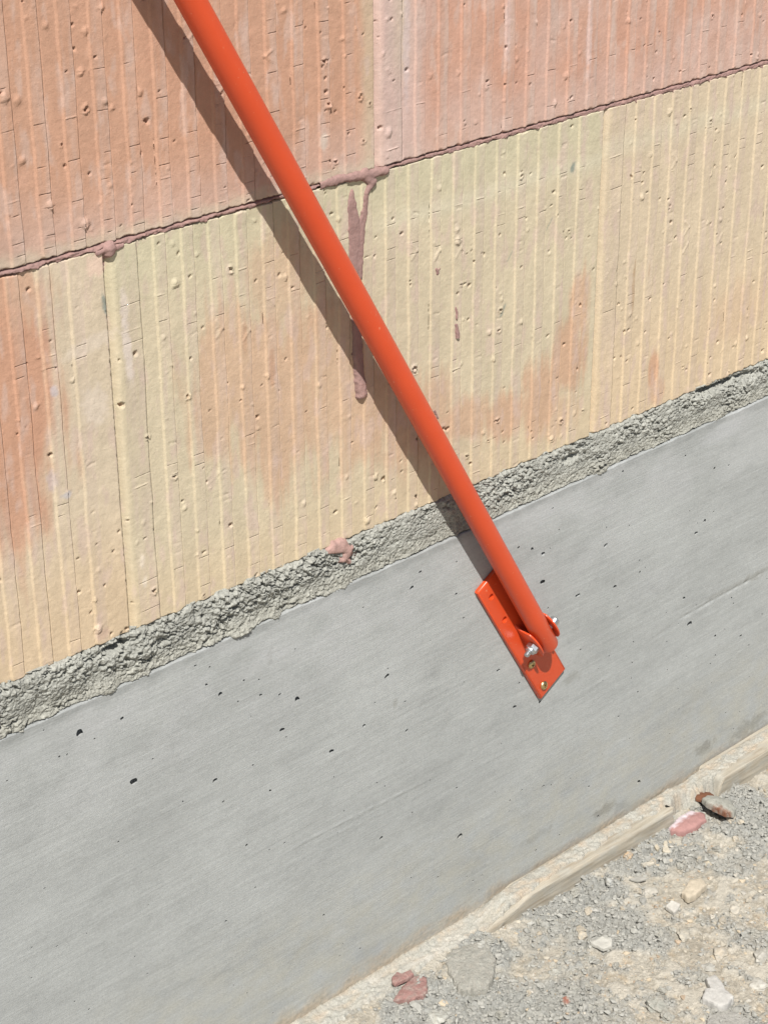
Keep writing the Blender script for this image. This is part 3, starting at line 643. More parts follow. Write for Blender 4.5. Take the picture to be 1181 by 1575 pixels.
def lathe(name, org, ax, prof, seg, mat, parent, hexa=False, ang=35):
    """prof: list of (radius, along) in mm; closed at both ends"""
    ax = ax.normalized(); a = ax.orthogonal().normalized(); b = ax.cross(a)
    V = []; F = []
    for (r, s) in prof:
        for i in range(seg):
            th = 2*math.pi*i/seg
            V.append(org+(ax*s+(a*math.cos(th)+b*math.sin(th))*r)*MM)
    n = len(prof)
    for j in range(n-1):
        for i in range(seg):
            k = (i+1) % seg; F.append((j*seg+i, j*seg+k, (j+1)*seg+k, (j+1)*seg+i))
    F.append(tuple(range(seg-1, -1, -1))); F.append(tuple((n-1)*seg+i for i in range(seg)))
    return add_mesh(name, V, F, mat, parent, ang)
# pole
PD = Vector((-0.31136, -0.01203, 0.52069)).normalized()
pe = Vector((946.2+0.5132*58.5, 0, -100.7-0.8583*58.5)); pe.y = -17.2
R0 = 8.2
lathe('pole', pe*MM, PD, [(R0-1.6, 2.0), (R0-1.6, 0.05), (R0-0.7, 0.0), (R0-0.2, 0.25), (R0, 0.8)]+[(R0, 40.0*i) for i in range(1, 41)], 72, M_PAINT, brace)
# plate: rounded edge outline with two countersunk holes
def offs(poly, d):
    out = []; n = len(poly)
    for i in range(n):
        p0, p1, p2 = Vector(poly[i-1]), Vector(poly[i]), Vector(poly[(i+1) % n])
        e1 = (p1-p0).normalized(); e2 = (p2-p1).normalized(); n1 = Vector((-e1.y, e1.x)); n2 = Vector((-e2.y, e2.x))
        b = (n1+n2).normalized(); out.append(p1+b*(d/max(0.5, b.dot(n1))))
    return out
def plate_mesh():
    H0, H1 = 0.5, 4.0
    outl = [(-31.5, -22.0), (-30.5, -23.4), (111.0, -23.4), (111.6, -22.6), (111.6, 8.2), (111.0, 9.0), (-30.5, 9.0), (-31.5, 7.6)]
    # counter-clockwise in (t,n)
    V = []; rings = []
    def ring(pts, h):
        s = len(V); V.extend([loc(p[0], p[1], h) for p in pts]); rings.append(list(range(s, s+len(pts)))); return rings[-1]
    base_r = [ring(outl, H0)]
    for (d, h) in ((0.0, H1-1.2), (0.35, H1-0.45), (1.0, H1-0.08), (1.5, H1)): base_r.append(ring(offs(outl, d) if d else outl, h))
    F = []
    for a, b in zip(base_r[:-1], base_r[1:]):
        for i in range(len(a)):
            k = (i+1) % len(a); F.append((a[i], a[k], b[k], b[i]))
    hol = []
    for (t, n) in ((-16.6, -15.2), (12.6, -15.3)):
        def circ(r, h): return ring([(t+r*math.cos(2*math.pi*i/28), n+r*math.sin(2*math.pi*i/28)) for i in range(28)], h)
        cs = [circ(2.75, H1), circ(2.58, H1-0.15), circ(2.3, H1-2.3), circ(1.2, H1-2.6)]
        for a, b in zip(cs[:-1], cs[1:]):
            for i in range(28):
                k = (i+1) % 28; F.append((a[k], a[i], b[i], b[k]))
        hol.append(cs)
    me = bpy.data.meshes.new('base_plate'); me.from_pydata([tuple(v) for v in V], [], F)
    bm = bmesh.new(); bm.from_mesh(me); bm.verts.ensure_lookup_table()
    for top, hs in ((base_r[-1], [c[0] for c in hol]), (base_r[0], []), (hol[0][3], []), (hol[1][3], [])):
        es = []
        for r in [top]+hs:
            for i in range(len(r)):
                v1, v2 = bm.verts[r[i]], bm.verts[r[(i+1) % len(r)]]
                es.append(bm.edges.get((v1, v2)) or bm.edges.new((v1, v2)))
        bmesh.ops.triangle_fill(bm, use_beauty=True, use_dissolve=False, edges=es)
    bmesh.ops.recalc_face_normals(bm, faces=bm.faces[:]); bm.to_mesh(me); bm.free()
    me.materials.append(M_PAINT); me.polygons.foreach_set('use_smooth', [abs(q.normal.dot(HV)) < 0.995 for q in me.polygons]); me.set_sharp_from_angle(angle=math.radians(38))
    o = bpy.data.objects.new('base_plate', me); col_main.objects.link(o); o.parent = brace; o.matrix_parent_inverse = parent_world(brace).inverted()
    return o
plate = plate_mesh()
# ears
def ear(n_in, n_out):
    C_T, C_H, RR = 45.2, 14.6, 13.2
    pts = [(26.0, 3.9), (28.6, 5.6), (30.4, 9.4), (31.0, 12.5)]
    for i in range(0, 19):
        a = math.radians(166-i*(166+8)/18.0); pts.append((C_T+RR*1.12*math.cos(a), C_H+RR*0.60*math.sin(a)))
    pts += [(C_T+RR*1.10, 10.0), (C_T+RR*0.95, 6.5), (C_T+RR*0.90, 3.9)]
    V = []; F = []; m = len(pts)
    cen = Vector((C_T, 11.0))
    def lay(n, ins):
        s = len(V)
        for (t, h) in pts:
            d = (cen-Vector((t, h))).normalized()*ins; hh = max(3.9, h+d.y) if h > 4 else h
            V.append(loc(t+d.x, n, hh))
        return list(range(s, s+m))
    w = n_out-n_in
    ls = [lay(n_in, 0.45), lay(n_in+0.12*w, 0.1), lay(n_in+0.3*w, 0), lay(n_in+0.7*w, 0), lay(n_in+0.88*w, 0.1), lay(n_out, 0.45)]
    for a, b in zip(ls[:-1], ls[1:]):
        for i in range(m): F.append((a[i], a[(i+1) % m], b[(i+1) % m], b[i]))
    F.append(tuple(ls[0][::-1])); F.append(tuple(ls[-1]))
    return add_mesh('ear', V, F, M_PAINT, brace, 40)
ear(-10.9, -9.3); ear(9.3, 10.9)
# bolt with lock nut
BT, BH = 45.5, 15.6
bolt = lathe('bolt', loc(BT, 0, BH), NV, [(1.5, -21.2), (2.0, -20.6)]+[(2.2 if i % 2 else 1.95, -20.4+0.35*i) for i in range(9)]+[(2.2, -17), (2.2, 13)], 24, M_ZINC, brace)
lathe('nut', loc(BT, 0, BH), NV, [(4.2, -10.9), (5.0, -11.3), (5.0, -14.6), (4.2, -15.2)], 6, M_ZINC, bolt, ang=20)
lathe('nut_collar', loc(BT, 0, BH), NV, [(4.0, -15.1), (4.0, -16.2), (3.6, -16.9), (2.7, -17.1)], 32, M_ZINC, bolt)
lathe('bolt_head', loc(BT, 0, BH), NV, [(3.7, 10.9), (3.9, 11.1), (3.9, 15.6), (3.4, 16.3), (1.8, 16.35), (1.7, 14.2)], 32, M_ZINC, bolt)
# pan head screws with a cross recess
def screw(t, n, tilt, rot):
    ax = (HV+T*tilt[0]+NV*tilt[1]).normalized(); o0 = loc(t, n, 3.9)
    prof = [(3.5, 0.0), (3.55, 0.5)]+[(3.55*math.cos(math.radians(a)), 0.5+1.8*math.sin(math.radians(a))) for a in range(8, 82, 8)]
    s = lathe('screw', o0, ax, prof, 40, M_BRASS, brace)
    a = ax.orthogonal().normalized(); b = ax.cross(a); ca, sa = math.cos(rot), math.sin(rot); a, b = a*ca+b*sa, b*ca-a*sa
    bm = bmesh.new()
    w, l = 0.52, 2.1
    pl = [(w, w), (w, l), (-w, l), (-w, w), (-l, w), (-l, -w), (-w, -w), (-w, -l), (w, -l), (w, -w), (l, -w), (l, w)]
    lo = [bm.verts.new(o0+(a*x*0.6+b*y*0.6+ax*0.2)*MM) for x, y in pl]; hi = [bm.verts.new(o0+(a*x+b*y+ax*3.2)*MM) for x, y in pl]
    bm.faces.new(lo[::-1]); bm.faces.new(hi)
    for i in range(12): bm.faces.new((lo[i], lo[(i+1) % 12], hi[(i+1) % 12], hi[i]))
    bmesh.ops.recalc_face_normals(bm, faces=bm.faces[:])
    me = bpy.data.meshes.new('cutter'); bm.to_mesh(me); bm.free(); co = bpy.data.objects.new('cutter', me); col_main.objects.link(co)
    md = s.modifiers.new('cut', 'BOOLEAN'); md.object = co; md.operation = 'DIFFERENCE'; md.solver = 'EXACT'
    bpy.context.view_layer.update()
    ev = s.evaluated_get(bpy.context.evaluated_depsgraph_get()); nm = bpy.data.meshes.new_from_object(ev)
    s.modifiers.clear(); old = s.data; s.data = nm; nm.name = 'screw'; bpy.data.objects.remove(co); bpy.data.meshes.remove(me)
    nm.set_sharp_from_angle(angle=math.radians(35))
    return s
screw(72.7, -15.0, (0.05, -0.05), 0.5); screw(102.0, -15.1, (-0.22, 0.10), 0.1)

# ------------------------------------------------------------------ ground
GZ = -391.0
ORG = [(993.9,-80.3,41.6,0.90), (1107.9,-31.9,31.2,1.00), (1113.5,-62.6,31.2,0.80), (942.9,-98.0,20.8,0.50), (912.2,-151.5,20.8,0.60), (978.3,-31.2,39.0,1.00), (1010.8,-44.4,36.4,1.00), (1060.1,-36.9,23.4,0.90), (1089.7,-40.1,36.4,1.00), (1190.3,-57.8,44.2,1.00), (1176.5,-96.9,31.2,1.00), (832.2,-65.9,41.6,1.00), (867.7,-79.2,46.8,1.00), (806.8,-56.8,36.4,1.00), (889.2,-119.7,41.6,0.90), (1000.9,-114.8,23.4,0.80), (978.8,-66.0,31.2,0.80), (889.7,-36.9,31.2,1.00), (1125.0,-98.3,23.4,0.70), (1054.2,-137.3,18.2,0.50), (1062.4,-173.0,20.8,0.60), (946.2,-168.5,18.2,0.80), (929.8,-96.2,20.8,0.50), (989.6,-163.3,13.0,0.50), (970.9,-221.8,31.2,0.80), (852.1,-114.4,41.6,0.90), (936.7,-48.5,20.8,0.60)]
def grey_mask(X, Y):
    n = fbm(X/30, Y/30, 301, 4); m = np.zeros(X.shape)
    for (x, y, r, s) in ORG:
        d = np.hypot(X-x, Y-y)/r+0.9*n
        m = np.maximum(m, s*(1-ss(0.55, 1.05, d)))
    return np.clip(m+0.6*ss(0.14, 0.36, fbm(X/13, Y/13, 303, 4)), 0, 1)
def ground_h(X, Y, detail=True):
    g = grey_mask(X, Y)
    n = fbm(X/70, Y/70, 305, 3); n2 = fbm(X/14, Y/14, 307, 4)
    w1, w2, cid = worley(X/6.5+0.5*n2, Y/6.5, 309); v1, v2, cid2 = worley(X/2.9, Y/2.9+n2, 313)
    b1 = np.sqrt(np.clip(1-(w1/0.8)**2, 0, 1))*(0.25+cid); b2 = np.sqrt(np.clip(1-(v1/0.8)**2, 0, 1))*(0.3+cid2)
    crumb = 2.2*b1+1.4*b2+1.6*fbm(X/3, Y/3, 317, 3)-4.0*ss(0.16, 0.32, fbm(X/5, Y/5, 316, 3))-2.5
    earth = 1.0*(0.5-v1)*ss(0.45, 0.8, cid2)*2+0.9*fbm(X/5, Y/5, 319, 4)+1.2*n2
    cake = ss(0.10, 0.2, fbm(X/34+3, Y/34, 333, 4))*(1-ss(0.3, 0.7, g))
    bury = ss(-62, -26, Y)*(1-ss(900, 960, X))*6.0+ss(-48, -28, Y)*ss(900, 960, X)*(2.0+5*fbm(X/30, X*0, 335, 2))
    h = GZ+3.0*n+g*(2.5+crumb)+(1-g)*earth*(1-0.65*cake)+1.6*cake+bury
    return h, g, cid, cid2, cake
def make_ground():
    far = np.array([8., 30, 100., 250, 600, 1500, 4000, 12000, 40000, 90000])
    xs = np.concatenate([735-far[::-1], np.arange(735, 1320, 0.95), 1320+far]); ys = np.concatenate([-262-far[::-1], np.arange(-262, -8, 0.95), np.array([40., 300, 3000, 30000, 90000])])
    X, Y = np.meshgrid(xs, ys)
    h, g, cid, cid2, cake = ground_h(X, Y)
    fx = ss(600, 735, X)*(1-ss(1320, 1450, X))*ss(-390, -262, Y)
    h = GZ-1+(h-GZ+1)*fx
    TAN = np.array((0.335, 0.302, 0.243)); CRE = np.array((0.435, 0.405, 0.340)); GRY = np.array((0.295, 0.297, 0.275))
    c = mix(TAN, CRE, np.clip(0.5+1.2*fbm(X/40, Y/40, 321, 4), 0, 1))
    c = mix(c, np.array((0.45, 0.42, 0.355)), np.clip(1.6*(fbm(X/9, Y/9, 323, 3)-0.1), 0, 0.7))
    c = mix(c, np.array((0.40, 0.305, 0.19)), np.clip(1.3*(fbm(X/16, Y/16, 325, 3)-0.2), 0, 0.4))
    c = c*(0.85+0.3*cid2)[..., None]
    c = mix(c, np.array((0.455, 0.425, 0.36))*(1+0.15*fbm(X/12, Y/12, 337, 4))[..., None], 0.75*cake)
    gc = mix(GRY*0.92, GRY*1.12, cid)
    c = mix(c, gc, g*0.95)
    o = sheet('ground', X, Y, h, c, M_DIRT)
    return tag(o, kind='structure')
make_ground()

# mortar strip that fills the foot of the base
def make_strip():
    xs = axis_pts(XL-2*BP, XL+3*BP, 700, 1340, 0.9, 10.0); ys = np.linspace(-37.0, -1.0, 44)
    X, Y = np.meshgrid(xs, ys)
    lath = ss(905, 945, X); mid = np.exp(-((X-1170)/16)**2)
    edge = -19.5-5.5*fbm(X/30, X*0, 401, 3)-3.0*fbm(X/6, X*0, 403, 3)+lath*(-1.5+7*fbm(X/22, X*0+3, 405, 4)-4.0*(1-ss(940, 1010, X)))
    edge = np.maximum(edge, -24.2-12*(1-lath))+4*mid
    d = Y-edge
    n = fbm(X/9, Y/7, 407, 4); w1, w2, cid = worley(X/4, Y/4, 409)
    top = -381.5+lath*ss(0, -9, Y)*11.5+1.3*n+0.8*ridged(X/9, Y/6, 411, 3)-2.5*mid
    top = top+1.5*np.exp(-((Y+2)/3.5)**2)
    crumbs = np.clip(fbm(X/16, Y/12, 413, 3)+0.16, 0, 1)*2.8
    top = top+crumbs*(0.6-w1)*1.3
    h = -399+(top+399)*ss(-4.5-14*mid-4*(1-lath), 1.4, d+1.2*fbm(X/3.5, Y/3.5, 419, 3))
    h += 2.2*fbm(X/4, Y/2.5, 421, 3)*ss(-9, -4, d)*(1-ss(-1, 2, d))
    c = mix(np.array((0.335, 0.315, 0.265)), np.array((0.44, 0.42, 0.37)), np.clip(0.5+fbm(X/30, Y/10, 415, 3), 0, 1)*(1-0.6*lath))
    c = mix(c, np.array((0.44, 0.345, 0.245)), np.clip(0.3*lath+1.0*(fbm(X/18, Y/8, 417, 3)-0.05), 0, 0.7))
    c = mix(c, np.array((0.36, 0.355, 0.315)), np.clip(crumbs*0.75, 0, 0.85))
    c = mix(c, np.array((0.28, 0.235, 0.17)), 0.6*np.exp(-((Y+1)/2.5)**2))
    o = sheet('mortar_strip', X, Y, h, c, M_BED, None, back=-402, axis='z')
    return tag(o, 'pale crumbly mortar strip along the foot of the grey concrete base', 'mortar strip', kind='thing')
make_strip()

# weathered laths lying along the strip
def lath(x0, x1, y0, y1, zt, zb, seed, label, ends, ry=0.0):
    nx = int((x1-x0)/1.6); prof = []
    for (y, z) in ((y1, zb), (y0+0.4, zb)): prof.append((y, z))
    for f in np.linspace(0.08, 0.94, 13): prof.append((y0, zb+(zt-zb)*f))
    prof += [(y0+0.5, zt-0.35), (y0+1.2, zt)]
    for f in np.linspace(0.15, 1, 12): prof.append((y0+(y1-y0)*f, zt))
    P = np.array(prof); xs = np.linspace(x0, x1, nx)
    X = np.repeat(xs[None], len(P), 0); Yb = np.repeat(P[:, :1], nx, 1); Zb = np.repeat(P[:, 1:], nx, 1)
    g = fbm(X/60, (Zb+Yb)/1.6, seed, 3)
    e0 = np.clip((X-x0)/ends[0], 0, 1); e1 = np.clip((x1-X)/ends[1], 0, 1)
    sp = fbm(X*0, (Zb*1.3+Yb)/4, seed+5, 3)
    X2 = X+(1-e0)*ends[0]*0.5*sp-(1-e1)*ends[1]*0.6*sp
    tap = np.clip(e0*1.2, 0.02, 1)**0.5
    Y2 = Yb-0.35*g*(Yb < y0+2)+ry*(X-x0); Z2 = zb+(Zb-zb)*tap+0.3*g*(Zb > zt-1)
    c = mix(np.array((0.29, 0.255, 0.20)), np.array((0.40, 0.365, 0.295)), np.clip(0.5+1.1*g, 0, 1))
    c = mix(c, np.array((0.34, 0.325, 0.28)), np.clip(0.15+1.8*fbm(X/18, (Zb+Yb)/9, seed+8, 4), 0, 0.85))
    c = mix(c, np.array((0.22, 0.17, 0.115)), np.clip(2.0*(fbm(X/40, (Zb+Yb)/1.1, seed+9, 3)-0.2), 0, 0.6))
    V = np.stack([X2, Y2, Z2], -1).reshape(-1, 3)*MM; m = len(P)
    idx = np.arange(m*nx).reshape(m, nx); b = np.roll(idx, -1, 0)
    F = np.stack([idx[:, :-1], idx[:, 1:], b[:, 1:], b[:, :-1]], -1).reshape(-1, 4)[:, ::-1]
    o = mesh_from('wooden_lath', V, F, [list(idx[:, 0][::-1])[::-1], list(idx[:, -1])[::-1]], c.reshape(-1, 3), M_WOOD)
    bm = bmesh.new(); bm.from_mesh(o.data); bmesh.ops.recalc_face_normals(bm, faces=bm.faces[:]); bm.to_mesh(o.data); bm.free()
    o.data.set_sharp_from_angle(angle=math.radians(50))
    return tag(o, label, 'wooden lath')
lath(905, 1131, -26.5, -4.0, -371.5, -394.5, 501, 'long pale splintered wooden lath left of the rusty clod, along the mortar strip', (60, 14), -0.015)
lath(1192, 1650, -30.5, -4.0, -370.5, -394.5, 503, 'weathered wooden lath right of the rusty clod, running out of the picture', (8, 8), 0.0)

# ------------------------------------------------------------------ loose pieces on the ground
def gz(x, y):
    X = np.array([[float(x)]]); Y = np.array([[float(y)]])
    return float(ground_h(X, Y)[0][0, 0])
def stone(name, x, y, size, colr, label, cat, seed, yaw=0.0, sub=4, rough=0.34, flatb=0.35, mat=None, dz=0.0, facets=7, z=None, tilt=(0, 0), colfn=None):
    """angular lump: a sphere cut by random planes, roughened; size = full x, y, z in mm"""
    bm = bmesh.new(); bmesh.ops.create_icosphere(bm, subdivisions=sub, radius=1.0)
    P = np.array([v.co[:] for v in bm.verts]); F = [[v.index for v in f.verts] for f in bm.faces]; bm.free()
    rs = np.random.default_rng(seed)
    for _ in range(facets):
        nrm = rs.normal(size=3); nrm[2] *= 0.6; nrm /= np.linalg.norm(nrm); k = rs.uniform(0.50, 0.85)
        d = P@nrm-k; P = P-np.where(d > 0, d, 0)[:, None]*nrm*0.94
    r = 1+rough*(fbm(P[:, 0]*1.7+P[:, 2]*2.3+seed, P[:, 1]*1.7-P[:, 2]*1.3, seed, 4))
    P = P*r[:, None]
    P[:, 2] = np.where(P[:, 2] < -flatb, -flatb+(P[:, 2]+flatb)*0.15, P[:, 2])
    mn, mx = P.min(0), P.max(0); P = (P-(mn+mx)/2)/(mx-mn)*np.array(size)
    mrot = Matrix.Rotation(yaw, 3, 'Z') @ Matrix.Rotation(tilt[0], 3, 'X') @ Matrix.Rotation(tilt[1], 3, 'Y')
    P = P@np.array(mrot).T
    t = fbm(P[:, 0]/6+seed, P[:, 1]/6+P[:, 2]/5, seed+3, 3)
    c = np.array(colr)*(1+0.22*t)[:, None]
    P = P*(1+0.035*fbm(P[:, 0]/1.6+seed, P[:, 1]/1.6+P[:, 2]/1.3, seed+6, 3))[:, None]
    c = mix(c, np.array((0.315, 0.30, 0.26)), np.clip(0.35+1.3*fbm(P[:, 0]/3+seed, P[:, 1]/3, seed+9, 3), 0, 0.8))
    if colfn: c = colfn(P, c)
    zz = (gz(x, y) if z is None else z)
    P[:, 2] -= P[:, 2].min()
    o = mesh_from(name, P*MM, F, None, c, mat or M_STONE)
    o.data.set_sharp_from_angle(angle=math.radians(34))
    o.location = (x*MM, y*MM, (zz+dz-(0.28*size[2] if z is None else 0))*MM)
    return tag(o, label, cat)
def plate_stone(name, pts, thick, colr, label, cat, seed, z, mat=None, tilt=0.0, dome=0.0, colfn=None, step=1.0):
    """flat broken piece with an irregular outline given in mm on the ground"""
    pts = np.array(pts, float); cen = pts.mean(0); n = len(pts)
    # dense ragged outline
    out = []
    for i in range(n):
        a, b = pts[i], pts[(i+1) % n]; m = max(2, int(np.hypot(*(b-a))/1.3))
        for k in range(m): out.append(a+(b-a)*k/m)
    out = np.array(out); q = out-cen
    rag = fbm(out[:, 0]/4, out[:, 1]/4, seed, 4); q = q*(1+0.13*rag)[:, None]
    R = [1.0, 1.0, 0.97, 0.9, 0.75, 0.6, 0.45, 0.3, 0.15]; hs = [0.0, 0.7, 0.93, 1.0, 1.0, 1.0, 1.0, 1.0, 1.0]
    V = []; m = len(q)
    for r, hh in zip(R, hs):
        p = q*r; z_ = hh*thick+ (0.12*thick*fbm(p[:, 0]/5+seed, p[:, 1]/5, seed+1, 4)+0.5*fbm(p[:, 0]/7+seed, p[:, 1]/7, seed+2, 3) if hh > 0.5 else 0)+dome*(1-r*r)+tilt*p[:, 0]
        V.append(np.stack([p[:, 0], p[:, 1], z_*np.ones(m)], -1))
    V.append(np.array([[0, 0, thick+dome]])); V = np.concatenate(V)
    F = []; idx = np.arange(m); nx = (idx+1) % m
    for j in range(len(R)-1): F.append(np.stack([j*m+idx, j*m+nx, (j+1)*m+nx, (j+1)*m+idx], -1))
    F = np.concatenate(F); last = (len(R)-1)*m; tris = [[last+i, last+(i+1) % m, len(V)-1] for i in range(m)]+[list(range(m-1, -1, -1))]
    t = fbm(V[:, 0]/7+seed, V[:, 1]/7, seed+3, 3); c = np.array(colr)*(1+0.18*t)[:, None]
    if colfn: c = colfn(V, c)
    o = mesh_from(name, V*MM, F, tris, c, mat or M_STONE)
    bm = bmesh.new(); bm.from_mesh(o.data); bmesh.ops.recalc_face_normals(bm, faces=bm.faces[:]); bm.to_mesh(o.data); bm.free()
    o.data.set_sharp_from_angle(angle=math.radians(45))
    o.location = (cen[0]*MM, cen[1]*MM, z*MM)
    return tag(o, label, cat)
def _dust(a):
    return lambda P, c: mix(c, np.array((0.36, 0.34, 0.295)), np.clip(a*(0.4+2.2*fbm(P[:, 0]/5+3, P[:, 1]/5+P[:, 2]/3, 14, 4)), 0, 0.85))
CREAMS = (0.43, 0.375, 0.29); PALEG = (0.37, 0.36, 0.325); PINK = (0.31, 0.175, 0.155); GREYM = (0.315, 0.31, 0.275)
plate_stone('broken_slab', [(862.3, -23.3), (873.2, -21.7), (881.9, -24.5), (896.2, -28.3), (897.2, -38.0), (889.6, -52.3), (871.7, -67.0), (859.5, -71.9), (842.8, -59.3), (847.0, -48.8), (851.4, -39.4)], 9.0, (0.315, 0.308, 0.272), 'flat grey slab of broken mortar against the strip, largest loose piece', 'slab', 601, -390.5, M_DIRT, dome=0.8, colfn=_dust(0.6))
plate_stone('mortar_flake', [(797.5, -33.9), (813.2, -27.4), (826.0, -24.1), (832.3, -26.9), (834.7, -32.3), (825.0, -43.7), (818.7, -45.9), (812.9, -43.4), (809.7, -45.4), (805.0, -38.9)], 4.5, PINK, 'larger smooth pink mortar flake left of the broken slab', 'mortar flake', 603, -385.5, M_DIRT, dome=1.0, colfn=_dust(0.35))
plate_stone('mortar_flake', [(812.4, -17.5), (818.5, -16.0), (820.4, -19.9), (828.6, -21.4), (827.2, -26.4), (818.7, -26.6), (808.0, -25.7), (808.8, -21.3)], 3.0, PINK, 'small pink mortar flake lying on the pale strip above the larger pink one', 'mortar flake', 604, -380.0, M_DIRT, dome=0.5, colfn=_dust(0.25))
def _white(P, c):
    w = np.clip((P[:, 1]-1.0)/4+1.3*fbm(P[:, 0]/4, P[:, 1]/3, 11, 3), 0, 1)
    return mix(c, np.array((0.55, 0.48, 0.50)), w)
plate_stone('mortar_flake', [(1122.2, -32.5), (1138.9, -28.7), (1154.4, -28.9), (1161.9, -38.6), (1155.2, -46.8), (1139.8, -47.9), (1126.6, -44.4), (1120.5, -37.4)], 6.0, (0.33, 0.185, 0.17), 'pink mortar flake with white dusty edge at the end of the lath', 'mortar flake', 605, -390.0, M_GLUE, dome=2.0, colfn=_white)
def _rust(P, c):
    w = np.clip((-P[:, 0]-P[:, 1]*0.3-9)/4+1.2*fbm(P[:, 0]/4, P[:, 1]/4+P[:, 2]/4, 12, 3), 0, 1)
    return mix(c, np.array((0.19, 0.085, 0.05)), w)
plate_stone('rusty_shard', [(1170.1, -18.8), (1180.5, -17.7), (1188.7, -24.1), (1187.3, -31.0), (1177.7, -31.4), (1169.0, -31.2), (1166.4, -26.1)], 3.0, (0.15, 0.065, 0.035), 'dark rusty shard wedged between the end of the lath and the grey clod', 'rusty shard', 606, -384.0, M_STONE, dome=2.0, tilt=-0.25)
plate_stone('rusty_clod', [(1166.6, -32.8), (1176.0, -31.0), (1182.5, -34.4), (1185.1, -40.9), (1186.1, -48.6), (1180.9, -58.3), (1170.8, -63.4), (1164.0, -59.6), (1162.5, -48.9), (1162.9, -40.0)], 6.0, (0.32, 0.315, 0.275), 'grey mortar clod with rusty brown rim lying tilted in the gap between two laths', 'clod', 607, -382.5, M_BED, dome=2.5, tilt=-0.28, colfn=_rust)
plate_stone('cream_stone', [(1061.1, -96.8), (1079.2, -90.2), (1088.2, -95.1), (1084.5, -103.6), (1067.5, -106.4), (1059.6, -104.8)], 6.0, CREAMS, 'large flat cream stone in the middle of the debris', 'stone', 608, -390.5, dome=0.6)
plate_stone('white_chip', [(1039.4, -97.8), (1048.8, -96.2), (1050.2, -104.5), (1043.4, -107.3), (1037.9, -107.8)], 3.5, (0.46, 0.44, 0.395), 'small white chip just below the large cream stone', 'chip', 609, -389.5)
plate_stone('pale_stone', [(971.0, -189.9), (981.2, -184.3), (983.2, -188.3), (990.7, -177.8), (1000.2, -178.5), (996.8, -188.7), (992.0, -195.6), (989.6, -205.5), (979.1, -207.6), (972.9, -203.9)], 7.5, (0.40, 0.39, 0.365), 'angular pale grey stone with notched outline near the bottom right corner', 'stone', 610, -391.0, dome=0.5)
stone('mortar_clod', 943.3, -170.9, (19, 12, 9), (0.30, 0.30, 0.265), 'elongated dark grey mortar clod left of the angular pale stone', 'clod', 611, yaw=-0.9, sub=4, rough=0.55, mat=M_BED)
plate_stone('grey_flake', [(960.9, -86.5), (972.4, -88.6), (975.0, -96.5), (969.9, -101.6), (962.7, -99.2)], 3.0, (0.40, 0.39, 0.35), 'thin grey flake casting a shadow on cream earth beside a cream chip', 'flake', 612, -388.5, tilt=0.08)
stone('cream_chip', 964.1, -75.6, (10, 8, 5), CREAMS, 'cream chip immediately left of the thin grey flake', 'chip', 613, yaw=0.3)
stone('grey_chip', 1028.0, -47.7, (12, 8, 7), (0.36, 0.365, 0.345), 'dark edged grey chip standing up below the long lath', 'chip', 614, yaw=0.9, tilt=(0.4, 0.3))
plate_stone('wood_splinter', [(1044.5, -54.9), (1053.5, -59.8), (1054.3, -65.4), (1046.9, -62.0)], 1.6, (0.30, 0.29, 0.26), 'thin dark splinter lying flat below the long lath', 'splinter', 615, -386.5, tilt=0.06)
stone('pale_stone', 1049.5, -73.9, (15, 13, 6), (0.40, 0.375, 0.325), 'rounded pale stone between the splinter and the large cream stone', 'stone', 616, yaw=0.2)
stone('cream_chip', 1173.8, -58.0, (11, 9, 8), CREAMS, 'cream chip just below the rusty clod', 'chip', 617, yaw=0.5)
stone('cream_stone', 1027.3, -163.8, (15, 14, 8), (0.42, 0.37, 0.295), 'squat cream stone above the angular pale stone', 'stone', 618, yaw=0.8)
stone('pale_stone', 1046.3, -187.2, (16, 12, 7), (0.39, 0.375, 0.335), 'upper pale stone of two at the right edge of the picture', 'stone', 619, yaw=0.1)
stone('pale_stone', 1019.8, -204.3, (14, 16, 6), (0.44, 0.425, 0.38), 'lower pale stone of two at the right edge of the picture', 'stone', 620, yaw=1.1)
stone('pale_stone', 814.1, -64.7, (16, 16, 7), (0.40, 0.40, 0.36), 'rounded pale stone in grey crumbs below the larger pink flake', 'stone', 621, yaw=0.1)
plate_stone('broken_slab', [(950.0, -210.1), (961.7, -204.4), (979.9, -214.6), (979.6, -228.2), (961.9, -240.6), (938.3, -223.1)], 4.0, (0.35, 0.34, 0.31), 'flat grey slab cut off by the bottom edge below the angular pale stone', 'slab', 622, -390.0, M_DIRT)
stone('cream_stone', 1022.7, -129.9, (14, 11, 6), (0.40, 0.37, 0.305), 'low cream grey stone between the white chip and the squat cream stone', 'stone', 623, yaw=0.4)
stone('cream_chip', 1115.3, -47.9, (12, 9, 7), (0.40, 0.365, 0.30), 'cream chip below the white edged pink flake', 'chip', 624, yaw=0.9)
plate_stone('cream_flake', [(1095.7, -47.6), (1107.5, -39.9), (1110.6, -41.5), (1103.8, -46.5), (1099.4, -53.6), (1095.6, -51.2)], 2.5, (0.44, 0.40, 0.32), 'crooked cream flake in the brown earth by the long lath', 'flake', 625, -389.0)
plate_stone('cream_flake', [(1095.1, -39.5), (1100.3, -38.1), (1096.9, -43.7), (1092.5, -44.6)], 2.5, (0.44, 0.39, 0.30), 'tiny cream flake left of the crooked cream flake', 'flake', 626, -389.0)
stone('ochre_chip', 1069.3, -33.2, (10, 8, 6), (0.42, 0.31, 0.20), 'ochre chip at the foot of the long lath', 'chip', 627, yaw=0.3)
plate_stone('pale_flake', [(1068.8, -46.9), (1078.6, -51.3), (1077.7, -54.2), (1068.0, -51.1)], 2.0, (0.42, 0.385, 0.32), 'slim pale flake right of the ochre chip', 'flake', 628, -388.5)
